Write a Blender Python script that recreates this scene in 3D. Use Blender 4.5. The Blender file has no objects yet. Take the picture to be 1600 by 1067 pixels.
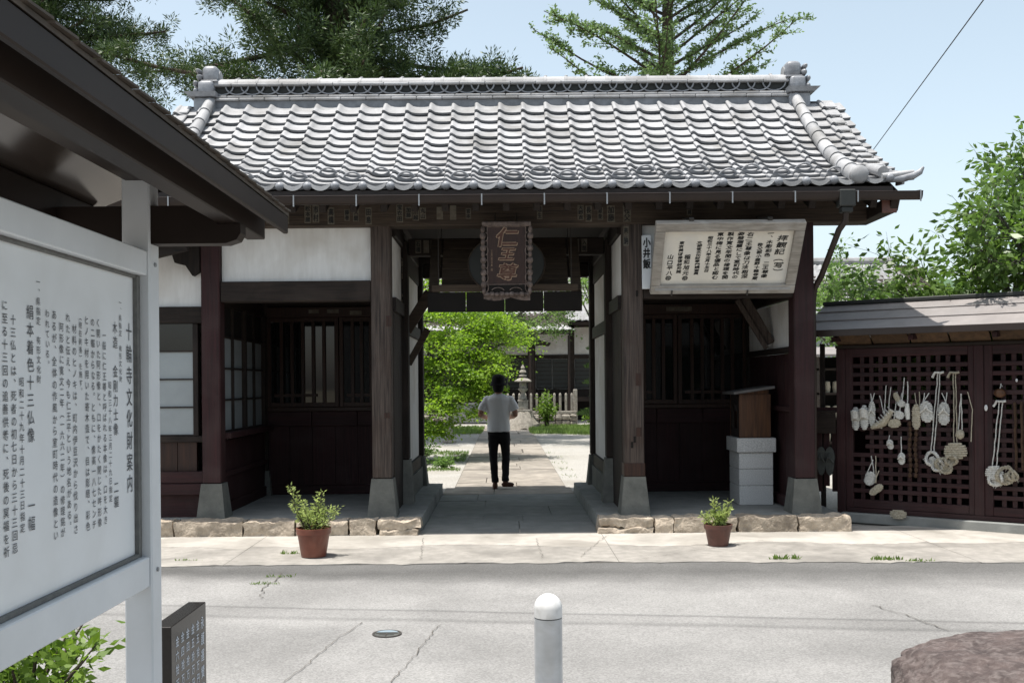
import bpy, bmesh, math, random
import numpy as np
from mathutils import Vector, Matrix, Euler
R = math.radians
random.seed(7); rng = np.random.default_rng(11)
SC = bpy.context.scene
COL = SC.collection

# ------------------------------------------------------------------ camera
F, HZ, PX, PY = 1556.0, 1.65, 787.0, 600.0       # focal in photo pixels, eye height, principal point
cam = bpy.data.cameras.new('camera'); camo = bpy.data.objects.new('camera', cam); COL.objects.link(camo)
cam.sensor_width = 36.0; cam.lens = F / 1600 * 36
cam.shift_x = (800 - PX) / 1600; cam.shift_y = (PY - 533.5) / 1600
cam.clip_start = 0.05; cam.clip_end = 3000
camo.matrix_world = Matrix.Translation((0, 0, HZ)) @ Matrix.Rotation(R(90), 4, 'X') @ Matrix.Rotation(R(-0.5), 4, 'Z')
SC.camera = camo
# ------------------------------------------------------------------ world, sun, exposure
SUN = Vector((-0.20, -0.10, 1.0)).normalized()
world = bpy.data.worlds.new('World'); SC.world = world; world.use_nodes = True
wn = world.node_tree.nodes; wl = world.node_tree.links
sky = wn.new('ShaderNodeTexSky'); sky.sky_type = 'NISHITA'; sky.sun_disc = False
sky.sun_elevation = math.asin(SUN.z); sky.sun_rotation = math.atan2(SUN.x, SUN.y)
sky.altitude = 0; sky.air_density = 1.0; sky.dust_density = 2.2; sky.ozone_density = 1.0
hsv = wn.new('ShaderNodeHueSaturation'); hsv.inputs['Hue'].default_value = 0.478; hsv.inputs['Saturation'].default_value = 0.58
wn['Background'].inputs['Strength'].default_value = 0.15
wl.new(sky.outputs[0], hsv.inputs['Color']); wl.new(hsv.outputs[0], wn['Background'].inputs['Color'])
sl = bpy.data.lights.new('sun', 'SUN'); slo = bpy.data.objects.new('sun', sl); COL.objects.link(slo)
sl.energy = 4.5; sl.angle = R(0.53); sl.color = (1.0, 0.955, 0.89)
slo.rotation_euler = (-SUN).to_track_quat('-Z', 'Y').to_euler(); slo.location = (-6, -3, 30)
SC.view_settings.view_transform = 'Standard'; SC.view_settings.look = 'None'
SC.view_settings.exposure = 0.62; SC.view_settings.gamma = 1.0; SC.view_settings.use_curve_mapping = False
SC.render.engine = 'CYCLES'
cy = SC.cycles
cy.max_bounces = 7; cy.diffuse_bounces = 4; cy.glossy_bounces = 3; cy.transmission_bounces = 6; cy.transparent_max_bounces = 8
cy.caustics_reflective = False; cy.caustics_refractive = False; cy.sample_clamp_indirect = 4.0
try: cy.use_denoising = True
except Exception: pass

# ------------------------------------------------------------------ helpers
ROOT = {}
def tag(o, label, cat, group=None):
    o['label'] = label; o['category'] = cat
    if group: o['group'] = group
    return o
def thing(name, loc, label, cat, group=None, rz=0.0):
    o = bpy.data.objects.new(name, None); COL.objects.link(o); o.empty_display_size = 0.1
    o.location = loc; o.rotation_euler = (0, 0, rz)
    tag(o, label, cat, group); ROOT[o.name] = (Vector(loc), rz)
    return o
def worldloc(p):
    while p.parent: p = p.parent
    return ROOT.get(p.name, (Vector((0, 0, 0)), 0.0))
def link(name, me, parent=None, matrix=None):
    o = bpy.data.objects.new(name, me); COL.objects.link(o)
    if parent: o.parent = parent
    if matrix is not None: o.matrix_local = matrix
    return o
def struct(o, k='structure'):
    o['kind'] = k; return o
def quads_mesh(name, V, Fq, mat, smooth=False):
    me = bpy.data.meshes.new(name)
    V = np.asarray(V, np.float32); Fq = np.asarray(Fq, np.int32); n, k = Fq.shape
    me.vertices.add(len(V)); me.vertices.foreach_set('co', V.ravel())
    me.loops.add(n * k); me.loops.foreach_set('vertex_index', Fq.ravel())
    me.polygons.add(n); me.polygons.foreach_set('loop_start', np.arange(0, n * k, k, dtype=np.int32))
    me.polygons.foreach_set('loop_total', np.full(n, k, np.int32))
    if smooth: me.polygons.foreach_set('use_smooth', np.ones(n, bool))
    me.update(calc_edges=True); me.materials.append(mat)
    return me
class MB:
    def __init__(s): s.v = []; s.f = []
    def add(s, vs, fs):
        o = len(s.v); s.v += [tuple(p) for p in vs]; s.f += [tuple(i + o for i in f) for f in fs]; return s
    def box(s, x0, x1, y0, y1, z0, z1, c=0.0, M=None):
        lo = (min(x0, x1), min(y0, y1), min(z0, z1)); hi = (max(x0, x1), max(y0, y1), max(z0, z1))
        if c <= 0:
            vs = [(lo[0] if not i & 1 else hi[0], lo[1] if not i & 2 else hi[1], lo[2] if not i & 4 else hi[2]) for i in range(8)]
            fs = [(0, 2, 3, 1), (4, 5, 7, 6), (0, 1, 5, 4), (2, 6, 7, 3), (0, 4, 6, 2), (1, 3, 7, 5)]
        else:
            vs = []
            for i in range(8):
                sg = [1 if i >> a & 1 else 0 for a in range(3)]
                for ax in range(3):
                    p = [0, 0, 0]
                    for a in range(3):
                        e = hi[a] if sg[a] else lo[a]
                        p[a] = e if a == ax else (e - c if sg[a] else e + c)
                    vs.append(p)
            I = lambda i, ax: i * 3 + ax
            fs = [tuple(I(i, 2) for i in (0, 2, 3, 1)), tuple(I(i, 2) for i in (4, 5, 7, 6)),
                  tuple(I(i, 1) for i in (0, 1, 5, 4)), tuple(I(i, 1) for i in (2, 6, 7, 3)),
                  tuple(I(i, 0) for i in (0, 4, 6, 2)), tuple(I(i, 0) for i in (1, 3, 7, 5))]
            for a in range(3):
                b, d = [q for q in range(3) if q != a]
                for i in range(8):
                    if not i >> a & 1:
                        j = i | 1 << a
                        fs.append((I(i, b), I(j, b), I(j, d), I(i, d)))
            for i in range(8): fs.append((I(i, 0), I(i, 1), I(i, 2)))
        if M is not None: vs = [M @ Vector(p) for p in vs]
        return s.add(vs, fs)
    def bar(s, a, b, w, h, c=0.0, up=(0, 0, 1)):
        a = Vector(a); b = Vector(b); d = b - a; L = d.length; d.normalize()
        u = Vector(up); sd = d.cross(u)
        if sd.length < 1e-5: sd = d.cross(Vector((1, 0, 0)))
        sd.normalize(); u = sd.cross(d)
        M = Matrix(((sd.x, d.x, u.x, a.x), (sd.y, d.y, u.y, a.y), (sd.z, d.z, u.z, a.z), (0, 0, 0, 1)))
        return s.box(-w / 2, w / 2, 0, L, -h / 2, h / 2, c, M)
    def prism(s, poly, a, b, axis='x'):
        n = len(poly)
        def P(p, t): return (t, p[0], p[1]) if axis == 'x' else ((p[0], t, p[1]) if axis == 'y' else (p[0], p[1], t))
        vs = [P(p, a) for p in poly] + [P(p, b) for p in poly]
        fs = [tuple(range(n - 1, -1, -1)), tuple(range(n, 2 * n))] + [(i, (i + 1) % n, n + (i + 1) % n, n + i) for i in range(n)]
        return s.add(vs, fs)
    def tube(s, pts, rad, n=8, cap=True, flat=1.0):
        pts = [Vector(p) for p in pts]; m = len(pts)
        if not hasattr(rad, '__len__'): rad = [rad] * m
        vs = []; prev = None
        for i, p in enumerate(pts):
            d = (pts[min(i + 1, m - 1)] - pts[max(i - 1, 0)])
            if d.length < 1e-9: d = Vector((0, 0, 1))
            d.normalize()
            u = prev if prev is not None else (Vector((0, 0, 1)) if abs(d.z) < 0.9 else Vector((1, 0, 0)))
            u = (u - d * u.dot(d))
            if u.length < 1e-6: u = d.orthogonal()
            u.normalize(); w = d.cross(u); prev = u
            for k in range(n):
                t = 2 * math.pi * k / n
                vs.append(p + (u * math.cos(t) * flat + w * math.sin(t)) * rad[i])
        fs = [(i * n + k, i * n + (k + 1) % n, (i + 1) * n + (k + 1) % n, (i + 1) * n + k) for i in range(m - 1) for k in range(n)]
        if cap: fs += [tuple(range(n - 1, -1, -1)), tuple(range((m - 1) * n, m * n))]
        return s.add(vs, fs)
    def lathe(s, prof, c=(0, 0, 0), n=16, ph=0.0, sx=1.0, sy=1.0):
        vs = []; m = len(prof)
        for r, z in prof:
            for k in range(n):
                t = 2 * math.pi * (k + ph) / n
                vs.append((c[0] + r * math.cos(t) * sx, c[1] + r * math.sin(t) * sy, c[2] + z))
        fs = [(i * n + k, i * n + (k + 1) % n, (i + 1) * n + (k + 1) % n, (i + 1) * n + k) for i in range(m - 1) for k in range(n)]
        fs += [tuple(range(n - 1, -1, -1)), tuple(range((m - 1) * n, m * n))]
        return s.add(vs, fs)
    def ball(s, c, r, n=12, m=8):
        if not hasattr(r, '__len__'): r = (r, r, r)
        prof = [(max(1e-3, math.sin(math.pi * i / m)), -math.cos(math.pi * i / m)) for i in range(m + 1)]
        o = len(s.v); s.lathe(prof, (0, 0, 0), n)
        for i in range(o, len(s.v)):
            p = s.v[i]; s.v[i] = (c[0] + p[0] * r[0], c[1] + p[1] * r[1], c[2] + p[2] * r[2])
        return s
    def mesh(s, name, mat, off=None, smooth=None):
        me = bpy.data.meshes.new(name)
        vs = s.v if off is None else [(p[0] - off[0], p[1] - off[1], p[2] - off[2]) for p in s.v]
        me.from_pydata(vs, [], s.f); me.update(); me.materials.append(mat)
        if smooth is not None:
            me.polygons.foreach_set('use_smooth', np.ones(len(me.polygons), bool)); me.set_sharp_from_angle(angle=R(smooth))
        return me
    def build(s, name, mat, parent=None, smooth=None, local=False):
        off = None
        if parent is not None and not local: off = worldloc(parent)[0]
        return link(name, s.mesh(name, mat, off, smooth), parent)
def mb(): return MB()
def roughen(m, amt, sc=6.0, seed=0):
    from mathutils import noise
    for i, p in enumerate(m.v):
        q = Vector(p) * sc + Vector((seed * 7.3, seed * 1.7, seed * 3.1))
        d = noise.noise_vector(q) * amt
        m.v[i] = (p[0] + d.x, p[1] + d.y, p[2] + d.z)
    return m
def gridbox(x0, x1, y0, y1, z0, z1, nx=6, ny=3, nz=3, rnd=0.0):
    """closed box subdivided on all faces (shared verts) with rounded corners"""
    m = MB(); idx = {}
    def V(i, j, k):
        key = (i, j, k)
        if key not in idx:
            p = [x0 + (x1 - x0) * i / nx, y0 + (y1 - y0) * j / ny, z0 + (z1 - z0) * k / nz]
            idx[key] = len(m.v); m.v.append(tuple(p))
            if rnd:
                lo = (x0 + rnd, y0 + rnd, z0 + rnd); hi = (x1 - rnd, y1 - rnd, z1 - rnd)
                c = Vector([min(max(p[a], lo[a]), hi[a]) for a in range(3)]); d = Vector(p) - c
                if d.length > 1e-6: m.v[idx[key]] = tuple(c + d.normalized() * rnd)
        return idx[key]
    for i in range(nx):
        for j in range(ny):
            m.f.append((V(i, j, 0), V(i, j + 1, 0), V(i + 1, j + 1, 0), V(i + 1, j, 0)))
            m.f.append((V(i, j, nz), V(i + 1, j, nz), V(i + 1, j + 1, nz), V(i, j + 1, nz)))
    for i in range(nx):
        for k in range(nz):
            m.f.append((V(i, 0, k), V(i + 1, 0, k), V(i + 1, 0, k + 1), V(i, 0, k + 1)))
            m.f.append((V(i, ny, k), V(i, ny, k + 1), V(i + 1, ny, k + 1), V(i + 1, ny, k)))
    for j in range(ny):
        for k in range(nz):
            m.f.append((V(0, j, k), V(0, j, k + 1), V(0, j + 1, k + 1), V(0, j + 1, k)))
            m.f.append((V(nx, j, k), V(nx, j + 1, k), V(nx, j + 1, k + 1), V(nx, j, k + 1)))
    return m
def remesh(name, m, mat, parent, voxel, smooth_it=4, local=True):
    me = m.mesh(name, mat); o = bpy.data.objects.new(name, me); COL.objects.link(o)
    r = o.modifiers.new('r', 'REMESH'); r.mode = 'VOXEL'; r.voxel_size = voxel; r.use_smooth_shade = True
    sm = o.modifiers.new('s', 'SMOOTH'); sm.iterations = smooth_it; sm.factor = 0.5
    dg = bpy.context.evaluated_depsgraph_get(); dg.update()
    nm = bpy.data.meshes.new_from_object(o.evaluated_get(dg)); bpy.data.objects.remove(o)
    nm.name = name
    if not nm.materials: nm.materials.append(mat)
    nm.polygons.foreach_set('use_smooth', np.ones(len(nm.polygons), bool))
    return link(name, nm, parent)

# ------------------------------------------------------------------ materials
def pm(name, a, b=None, scale=6.0, stretch=(1, 1, 1), rough=0.7, bump=0.0, bscale=40.0, bdist=0.01, spec=0.35,
       metal=0.0, vary=0.0, stain=None, sscale=0.8, smix=0.5, detail=6.0, coat=0.0, rvar=0.0, world=False):
    m = bpy.data.materials.new(name); m.use_nodes = True; nt = m.node_tree; N = nt.nodes; L = nt.links
    bs = N['Principled BSDF']; bs.inputs['Roughness'].default_value = rough
    bs.inputs['Specular IOR Level'].default_value = spec; bs.inputs['Metallic'].default_value = metal
    if coat: bs.inputs['Coat Weight'].default_value = coat; bs.inputs['Coat Roughness'].default_value = 0.15
    tc = N.new('ShaderNodeTexCoord'); mp = N.new('ShaderNodeMapping'); mp.inputs['Scale'].default_value = stretch
    src = tc.outputs['Object']
    if world: src = N.new('ShaderNodeNewGeometry').outputs['Position']
    L.new(src, mp.inputs['Vector'])
    out = None
    no = N.new('ShaderNodeTexNoise'); no.inputs['Scale'].default_value = scale; no.inputs['Detail'].default_value = detail
    no.inputs['Roughness'].default_value = 0.62
    L.new(mp.outputs[0], no.inputs['Vector'])
    if b is None: b = tuple(x * 0.75 for x in a)
    cr = N.new('ShaderNodeValToRGB'); cr.color_ramp.elements[0].position = 0.32; cr.color_ramp.elements[1].position = 0.68
    cr.color_ramp.elements[0].color = (*b, 1); cr.color_ramp.elements[1].color = (*a, 1)
    L.new(no.outputs['Fac'], cr.inputs[0]); out = cr.outputs[0]
    if stain is not None:
        n2 = N.new('ShaderNodeTexNoise'); n2.inputs['Scale'].default_value = sscale; n2.inputs['Detail'].default_value = 7
        n2.inputs['Distortion'].default_value = 0.6
        L.new(src, n2.inputs['Vector'])
        r2 = N.new('ShaderNodeValToRGB'); r2.color_ramp.elements[0].position = 0.45; r2.color_ramp.elements[1].position = 0.7
        r2.color_ramp.elements[0].color = (0, 0, 0, 1); r2.color_ramp.elements[1].color = (smix,) * 3 + (1,)
        L.new(n2.outputs['Fac'], r2.inputs[0])
        mx = N.new('ShaderNodeMixRGB'); mx.inputs['Color2'].default_value = (*stain, 1)
        L.new(r2.outputs[0], mx.inputs['Fac']); L.new(out, mx.inputs['Color1']); out = mx.outputs[0]
    if vary:
        oi = N.new('ShaderNodeObjectInfo'); hs = N.new('ShaderNodeHueSaturation')
        mr = N.new('ShaderNodeMapRange'); mr.inputs['To Min'].default_value = 1 - vary; mr.inputs['To Max'].default_value = 1 + vary
        L.new(oi.outputs['Random'], mr.inputs['Value']); L.new(mr.outputs[0], hs.inputs['Value'])
        L.new(out, hs.inputs['Color']); out = hs.outputs[0]
    L.new(out, bs.inputs['Base Color'])
    if rvar:
        m2 = N.new('ShaderNodeMapRange'); m2.inputs['To Min'].default_value = rough - rvar; m2.inputs['To Max'].default_value = rough + rvar
        L.new(no.outputs['Fac'], m2.inputs['Value']); L.new(m2.outputs[0], bs.inputs['Roughness'])
    if bump:
        bn = N.new('ShaderNodeTexNoise'); bn.inputs['Scale'].default_value = bscale; bn.inputs['Detail'].default_value = 5
        L.new(mp.outputs[0], bn.inputs['Vector'])
        bp = N.new('ShaderNodeBump'); bp.inputs['Strength'].default_value = bump; bp.inputs['Distance'].default_value = bdist
        L.new(bn.outputs['Fac'], bp.inputs['Height']); L.new(bp.outputs[0], bs.inputs['Normal'])
    return m
def leafmat(name, a, b, trans=0.35, vary=0.0, rough=0.5, nscale=0.9):
    m = bpy.data.materials.new(name); m.use_nodes = True; nt = m.node_tree; N = nt.nodes; L = nt.links
    bs = N['Principled BSDF']; bs.inputs['Roughness'].default_value = rough; bs.inputs['Specular IOR Level'].default_value = 0.4
    ge = N.new('ShaderNodeNewGeometry'); cr = N.new('ShaderNodeValToRGB')
    cr.color_ramp.elements[0].color = (*b, 1); cr.color_ramp.elements[1].color = (*a, 1)
    tc = N.new('ShaderNodeTexCoord'); no = N.new('ShaderNodeTexNoise'); no.inputs['Scale'].default_value = nscale; no.inputs['Detail'].default_value = 3
    L.new(tc.outputs['Object'], no.inputs['Vector'])
    ad = N.new('ShaderNodeMath'); ad.operation = 'MULTIPLY_ADD'; ad.inputs[1].default_value = 0.55
    sb = N.new('ShaderNodeMath'); sb.operation = 'MULTIPLY_ADD'; sb.inputs[1].default_value = 1.3; sb.inputs[2].default_value = -0.42
    L.new(no.outputs['Fac'], sb.inputs[0]); L.new(ge.outputs['Random Per Island'], ad.inputs[0]); L.new(sb.outputs[0], ad.inputs[2])
    L.new(ad.outputs[0], cr.inputs[0]); L.new(cr.outputs[0], bs.inputs['Base Color'])
    tr = N.new('ShaderNodeBsdfTranslucent'); mx = N.new('ShaderNodeMixShader'); mx.inputs[0].default_value = trans
    hs = N.new('ShaderNodeHueSaturation'); hs.inputs['Value'].default_value = 1.5; hs.inputs['Saturation'].default_value = 1.1
    L.new(cr.outputs[0], hs.inputs['Color']); L.new(hs.outputs[0], tr.inputs['Color'])
    L.new(bs.outputs[0], mx.inputs[1]); L.new(tr.outputs[0], mx.inputs[2]); L.new(mx.outputs[0], N['Material Output'].inputs['Surface'])
    return m
M = {}
M['tile'] = pm('kawara_tile', (.37, .372, .378), (.30, .303, .31), 9, rough=.6, bump=.25, bscale=60, spec=.35, vary=.20, stain=(.17, .165, .155), sscale=2.2, smix=.75, rvar=.1, world=True)
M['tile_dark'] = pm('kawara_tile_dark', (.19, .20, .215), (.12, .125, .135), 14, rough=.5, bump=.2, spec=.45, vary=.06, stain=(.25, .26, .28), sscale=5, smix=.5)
M['ornament'] = pm('kawara_ornament', (.31, .32, .34), (.20, .21, .225), 12, rough=.45, bump=.25, spec=.5, stain=(.10, .10, .11), sscale=6, smix=.6)
M['wood_v'] = pm('dark_wood_vertical', (.024, .016, .0125), (.0075, .0055, .0045), 5, (9, 9, .5), rough=.8, bump=.5, bscale=9, stain=(.045, .033, .027), sscale=1.7, smix=.5, vary=.15)
M['wood_h'] = pm('dark_wood_horizontal', (.024, .016, .012), (.0075, .005, .004), 5, (.5, 9, 9), rough=.8, bump=.5, bscale=9, stain=(.048, .035, .028), sscale=1.7, smix=.5, vary=.15)
M['wood_y'] = pm('dark_wood_depth', (.024, .016, .012), (.0075, .005, .004), 5, (9, .5, 9), rough=.72, bump=.4, bscale=9, vary=.15)
M['wood_grey'] = pm('weathered_grey_wood', (.105, .080, .066), (.022, .0165, .0145), 4.5, (14, 14, .45), rough=.8, bump=.9, bscale=7, stain=(.05, .03, .022), sscale=2.2, smix=.6)
M['beam'] = pm('weathered_brown_beam', (.062, .044, .031), (.018, .0125, .0095), 4, (.45, 10, 10), rough=.78, bump=.7, bscale=8, stain=(.095, .072, .054), sscale=1.5, smix=.5)
M['red_v'] = pm('oxide_red_wood_vertical', (.036, .0100, .0108), (.015, .0050, .0054), 4, (10, 10, .4), rough=.72, bump=.35, bscale=8, stain=(.046, .028, .026), sscale=2.5, smix=.45, vary=.12)
M['red_h'] = pm('oxide_red_wood_horizontal', (.036, .0100, .0108), (.015, .0050, .0054), 4, (.4, 10, 10), rough=.72, bump=.35, bscale=8, stain=(.046, .028, .026), sscale=2.5, smix=.45, vary=.12)
M['brown_v'] = pm('brown_sash_wood', (.042, .018, .0105), (.018, .008, .0055), 4, (10, 10, .4), rough=.55, bump=.3, bscale=8, vary=.15)
M['plaster'] = pm('white_plaster', (.78, .77, .75), (.66, .645, .62), 2.2, (5, 5, .8), rough=.85, bump=.08, bscale=30, stain=(.52, .48, .425), sscale=1.9, smix=.6)
M['shoji'] = pm('frosted_pane', (.30, .33, .34), (.26, .285, .295), 3, rough=.22, spec=.5)
M['glass'] = pm('dark_window_glass', (.010, .012, .012), (.006, .007, .007), 3, rough=.03, spec=.55)
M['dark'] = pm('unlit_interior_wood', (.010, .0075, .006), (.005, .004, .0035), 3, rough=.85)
M['gutter'] = pm('brown_gutter_metal', (.030, .0195, .0155), (.022, .0145, .0115), 4, rough=.45, spec=.35)
M['galv'] = pm('galvanised_metal', (.36, .37, .38), (.28, .29, .3), 20, rough=.5, metal=.6)
M['stone_base'] = pm('grey_green_tuff', (.165, .165, .148), (.10, .102, .092), 7, rough=.9, bump=.6, bscale=45, stain=(.10, .10, .09), sscale=3, smix=.5)
M['stone_edge'] = pm('buff_edge_stone', (.56, .475, .375), (.30, .25, .195), 11, rough=.92, bump=.9, bscale=30, bdist=.02, stain=(.25, .205, .16), sscale=4, smix=.5, vary=.2)
M['plat'] = pm('worn_platform_concrete', (.26, .265, .25), (.19, .195, .185), 5, rough=.85, bump=.3, bscale=50, stain=(.13, .135, .13), sscale=1.4, smix=.5)
M['granite'] = pm('speckled_granite', (.66, .655, .64), (.33, .33, .325), 110, rough=.62, bump=.1, bscale=150, vary=.06, detail=2)
M['boxwood'] = pm('orange_brown_boxwood', (.105, .046, .020), (.034, .015, .008), 3.2, (8, 8, .6), rough=.5, bump=.3, bscale=8)
M['boxroof'] = pm('grey_weathered_board', (.15, .14, .135), (.09, .085, .08), 5, (1, 8, 8), rough=.8, bump=.4)
M['paper'] = pm('aged_paper', (.17, .153, .122), (.10, .09, .072), 14, rough=.9, stain=(.09, .07, .05), sscale=16, smix=.8)
M['ink'] = pm('black_ink', (.012, .012, .012), (.03, .03, .029), 30, rough=.7)
M['ink_sign'] = pm('faded_black_print', (.035, .037, .042), (.12, .125, .135), 60, rough=.6)
M['signpaint'] = pm('white_sign_paint', (.70, .72, .735), (.62, .64, .655), 3, rough=.42, spec=.5, stain=(.52, .52, .50), sscale=2.3, smix=.3)
M['signpanel'] = pm('white_sign_panel', (.80, .82, .83), (.74, .76, .77), 1.3, rough=.34, spec=.5, stain=(.55, .55, .53), sscale=3.0, smix=.3)
M['signroof'] = pm('brown_painted_steel', (.026, .018, .0145), (.020, .014, .0115), 3, rough=.45, spec=.14)
M['signroof_edge'] = pm('brown_roof_strip', (.085, .066, .05), (.045, .036, .028), 12, rough=.7)
M['soffit'] = pm('glossy_brown_soffit', (.050, .038, .031), (.042, .032, .027), 2, rough=.16, spec=.5)
M['rope_brown'] = pm('dark_straw_rope', (.075, .042, .024), (.035, .02, .012), 40, rough=.9, bump=.8, bscale=60)
M['seal'] = pm('grey_gasket', (.16, .16, .15), (.11, .11, .105), 30, rough=.7)
M['notice_frame'] = pm('silver_grey_board_frame', (.36, .33, .29), (.21, .19, .165), 4, (1.2, 10, 10), rough=.8, bump=.5, bscale=8, stain=(.50, .48, .45), sscale=4, smix=.4)
M['notice_panel'] = pm('cream_lettered_panel', (.74, .70, .62), (.64, .605, .535), 3, rough=.7, stain=(.55, .56, .56), sscale=2.4, smix=.5)
M['plaque'] = pm('reddish_plaque_board', (.036, .017, .014), (.018, .009, .008), 4, (12, 12, .5), rough=.5, bump=.3)
M['carving'] = pm('faded_carved_frame', (.15, .112, .096), (.045, .033, .029), 22, rough=.75, bump=.6, bscale=50, stain=(.22, .175, .155), sscale=14, smix=.6)
M['gilt'] = pm('worn_gilt_letter', (.31, .215, .15), (.19, .13, .09), 25, rough=.5)
M['vermil'] = pm('vermilion_letter_face', (.085, .036, .024), (.055, .024, .016), 30, rough=.6)
M['old_plank'] = pm('old_brown_plank', (.085, .062, .044), (.04, .029, .021), 4, (.5, 9, 9), rough=.85, bump=.5, bscale=8, vary=.2)
M['slate'] = pm('grey_green_round_board', (.028, .030, .028), (.02, .022, .0205), 6, rough=.6)
M['terra'] = pm('terracotta', (.195, .058, .034), (.135, .042, .026), 12, rough=.42, spec=.5, bump=.1, stain=(.30, .17, .12), sscale=5, smix=.35)
M['terra_dark'] = pm('dark_brown_terracotta', (.125, .048, .034), (.085, .035, .026), 12, rough=.5, spec=.5, stain=(.2, .12, .1), sscale=5, smix=.35)
M['soil'] = pm('potting_soil', (.04, .028, .02), (.02, .014, .01), 40, rough=1, bump=1, bscale=60)
M['steel'] = pm('satin_steel', (.56, .58, .60), (.48, .50, .52), 8, (1, 1, 3), rough=.42, metal=.5, spec=.5, stain=(.36, .36, .35), sscale=9, smix=.45)
M['cap'] = pm('white_plastic_cap', (.70, .70, .69), (.62, .62, .61), 6, rough=.4, stain=(.4, .39, .37), sscale=18, smix=.5)
M['rock'] = pm('purple_brown_boulder', (.10, .076, .070), (.045, .034, .032), 9, rough=.85, bump=1, bscale=34, bdist=.02, stain=(.21, .18, .168), sscale=26, smix=.5)
M['blackstone'] = pm('polished_black_granite', (.016, .014, .013), (.022, .020, .018), 60, rough=.16, spec=.28)
M['chalk'] = pm('pale_engraved_letter', (.72, .76, .82), (.6, .65, .72), 50, rough=.8)
M['iron'] = pm('cast_iron', (.085, .078, .072), (.05, .046, .042), 20, rough=.6, metal=.4, bump=.4)
M['bluepaint'] = pm('worn_blue_paint', (.16, .24, .30), (.24, .27, .28), 35, rough=.7)
M['straw'] = pm('pale_straw', (.52, .47, .37), (.28, .245, .18), 60, (1, 1, 1), rough=.9, bump=.9, bscale=90, vary=.12)
M['straw_white'] = pm('bleached_straw', (.70, .69, .65), (.42, .41, .375), 60, rough=.9, bump=.9, bscale=90, vary=.10)
M['rubber'] = pm('grey_rubber', (.085, .09, .082), (.06, .063, .058), 20, rough=.8)
M['soffit_board'] = pm('warm_soffit_board', (.10, .060, .032), (.045, .027, .016), 3, (6, 6, 1), rough=.7, bump=.3, vary=.3)
M['shedroof'] = pm('grey_sheet_roof', (.255, .232, .222), (.19, .172, .165), 4, rough=.6, spec=.4, stain=(.2, .19, .19), sscale=2.2, smix=.5)
M['cloth_white'] = pm('white_cotton', (.88, .89, .90), (.84, .85, .86), 8, rough=.9, bump=.25, bscale=7, bdist=.03)
M['denim'] = pm('black_denim', (.012, .012, .014), (.007, .007, .008), 30, rough=.9, bump=.2, bscale=9)
M['skin'] = pm('skin', (.40, .225, .155), (.36, .20, .14), 8, rough=.55)
M['hat'] = pm('black_felt', (.010, .010, .012), (.007, .007, .008), 30, rough=.95)
M['shoe'] = pm('brown_leather', (.115, .047, .028), (.075, .032, .02), 20, rough=.5)
M['bark'] = pm('brown_bark', (.10, .078, .058), (.035, .027, .02), 6, (5, 5, 1), rough=.95, bump=1, bscale=12, bdist=.03)
M['bark_grey'] = pm('grey_bark', (.13, .12, .105), (.05, .044, .038), 8, (3, 3, 2), rough=.9, bump=.8, bscale=14, bdist=.02)
M['wire'] = pm('black_cable', (.02, .02, .022), None, rough=.6)
M['hallwood'] = pm('old_hall_timber', (.035, .024, .018), (.016, .011, .009), 3, (1, 1, 1), rough=.8)
M['shutter'] = pm('green_grey_shutter', (.055, .058, .054), (.035, .038, .036), 3, (1, 1, 12), rough=.6)
M['lantern'] = pm('lichened_stone', (.33, .30, .255), (.16, .145, .125), 14, rough=.95, bump=.8, bscale=40, stain=(.42, .40, .36), sscale=9, smix=.6, vary=.1)
M['drystone'] = pm('drystone_wall_stone', (.30, .275, .235), (.15, .135, .115), 10, rough=.95, bump=.8, bscale=30, vary=.3)
M['step_white'] = pm('pale_step_tile', (.62, .59, .53), (.52, .49, .44), 6, rough=.8, vary=.06)
# ground family
M['earth'] = pm('dry_earth', (.22, .19, .14), (.14, .125, .09), 2, rough=1, bump=.6, bscale=20)
M['concrete'] = pm('sunbleached_concrete', (.44, .415, .375), (.35, .328, .295), 7, rough=.9, bump=.3, bscale=90, bdist=.005, stain=(.205, .19, .165), sscale=1.15, smix=.75, vary=.04)
M['concrete_grey'] = pm('dirty_kerb_concrete', (.335, .315, .285), (.235, .222, .20), 9, rough=.92, bump=.4, bscale=110, bdist=.006, stain=(.15, .142, .128), sscale=1.6, smix=.7, vary=.04)
M['gravel'] = pm('pale_gravel', (.50, .48, .44), (.25, .24, .22), 55, rough=.95, bump=1.0, bscale=45, bdist=.03, stain=(.27, .245, .20), sscale=.7, smix=.5, detail=4)
M['pathstone'] = pm('buff_path_slab', (.33, .295, .25), (.20, .18, .155), 4, rough=.9, bump=.5, bscale=25, stain=(.17, .15, .13), sscale=1.8, smix=.6, vary=.14)
M['crack'] = pm('crack_dirt', (.12, .108, .092), (.075, .068, .058), 30, rough=1)
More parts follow.
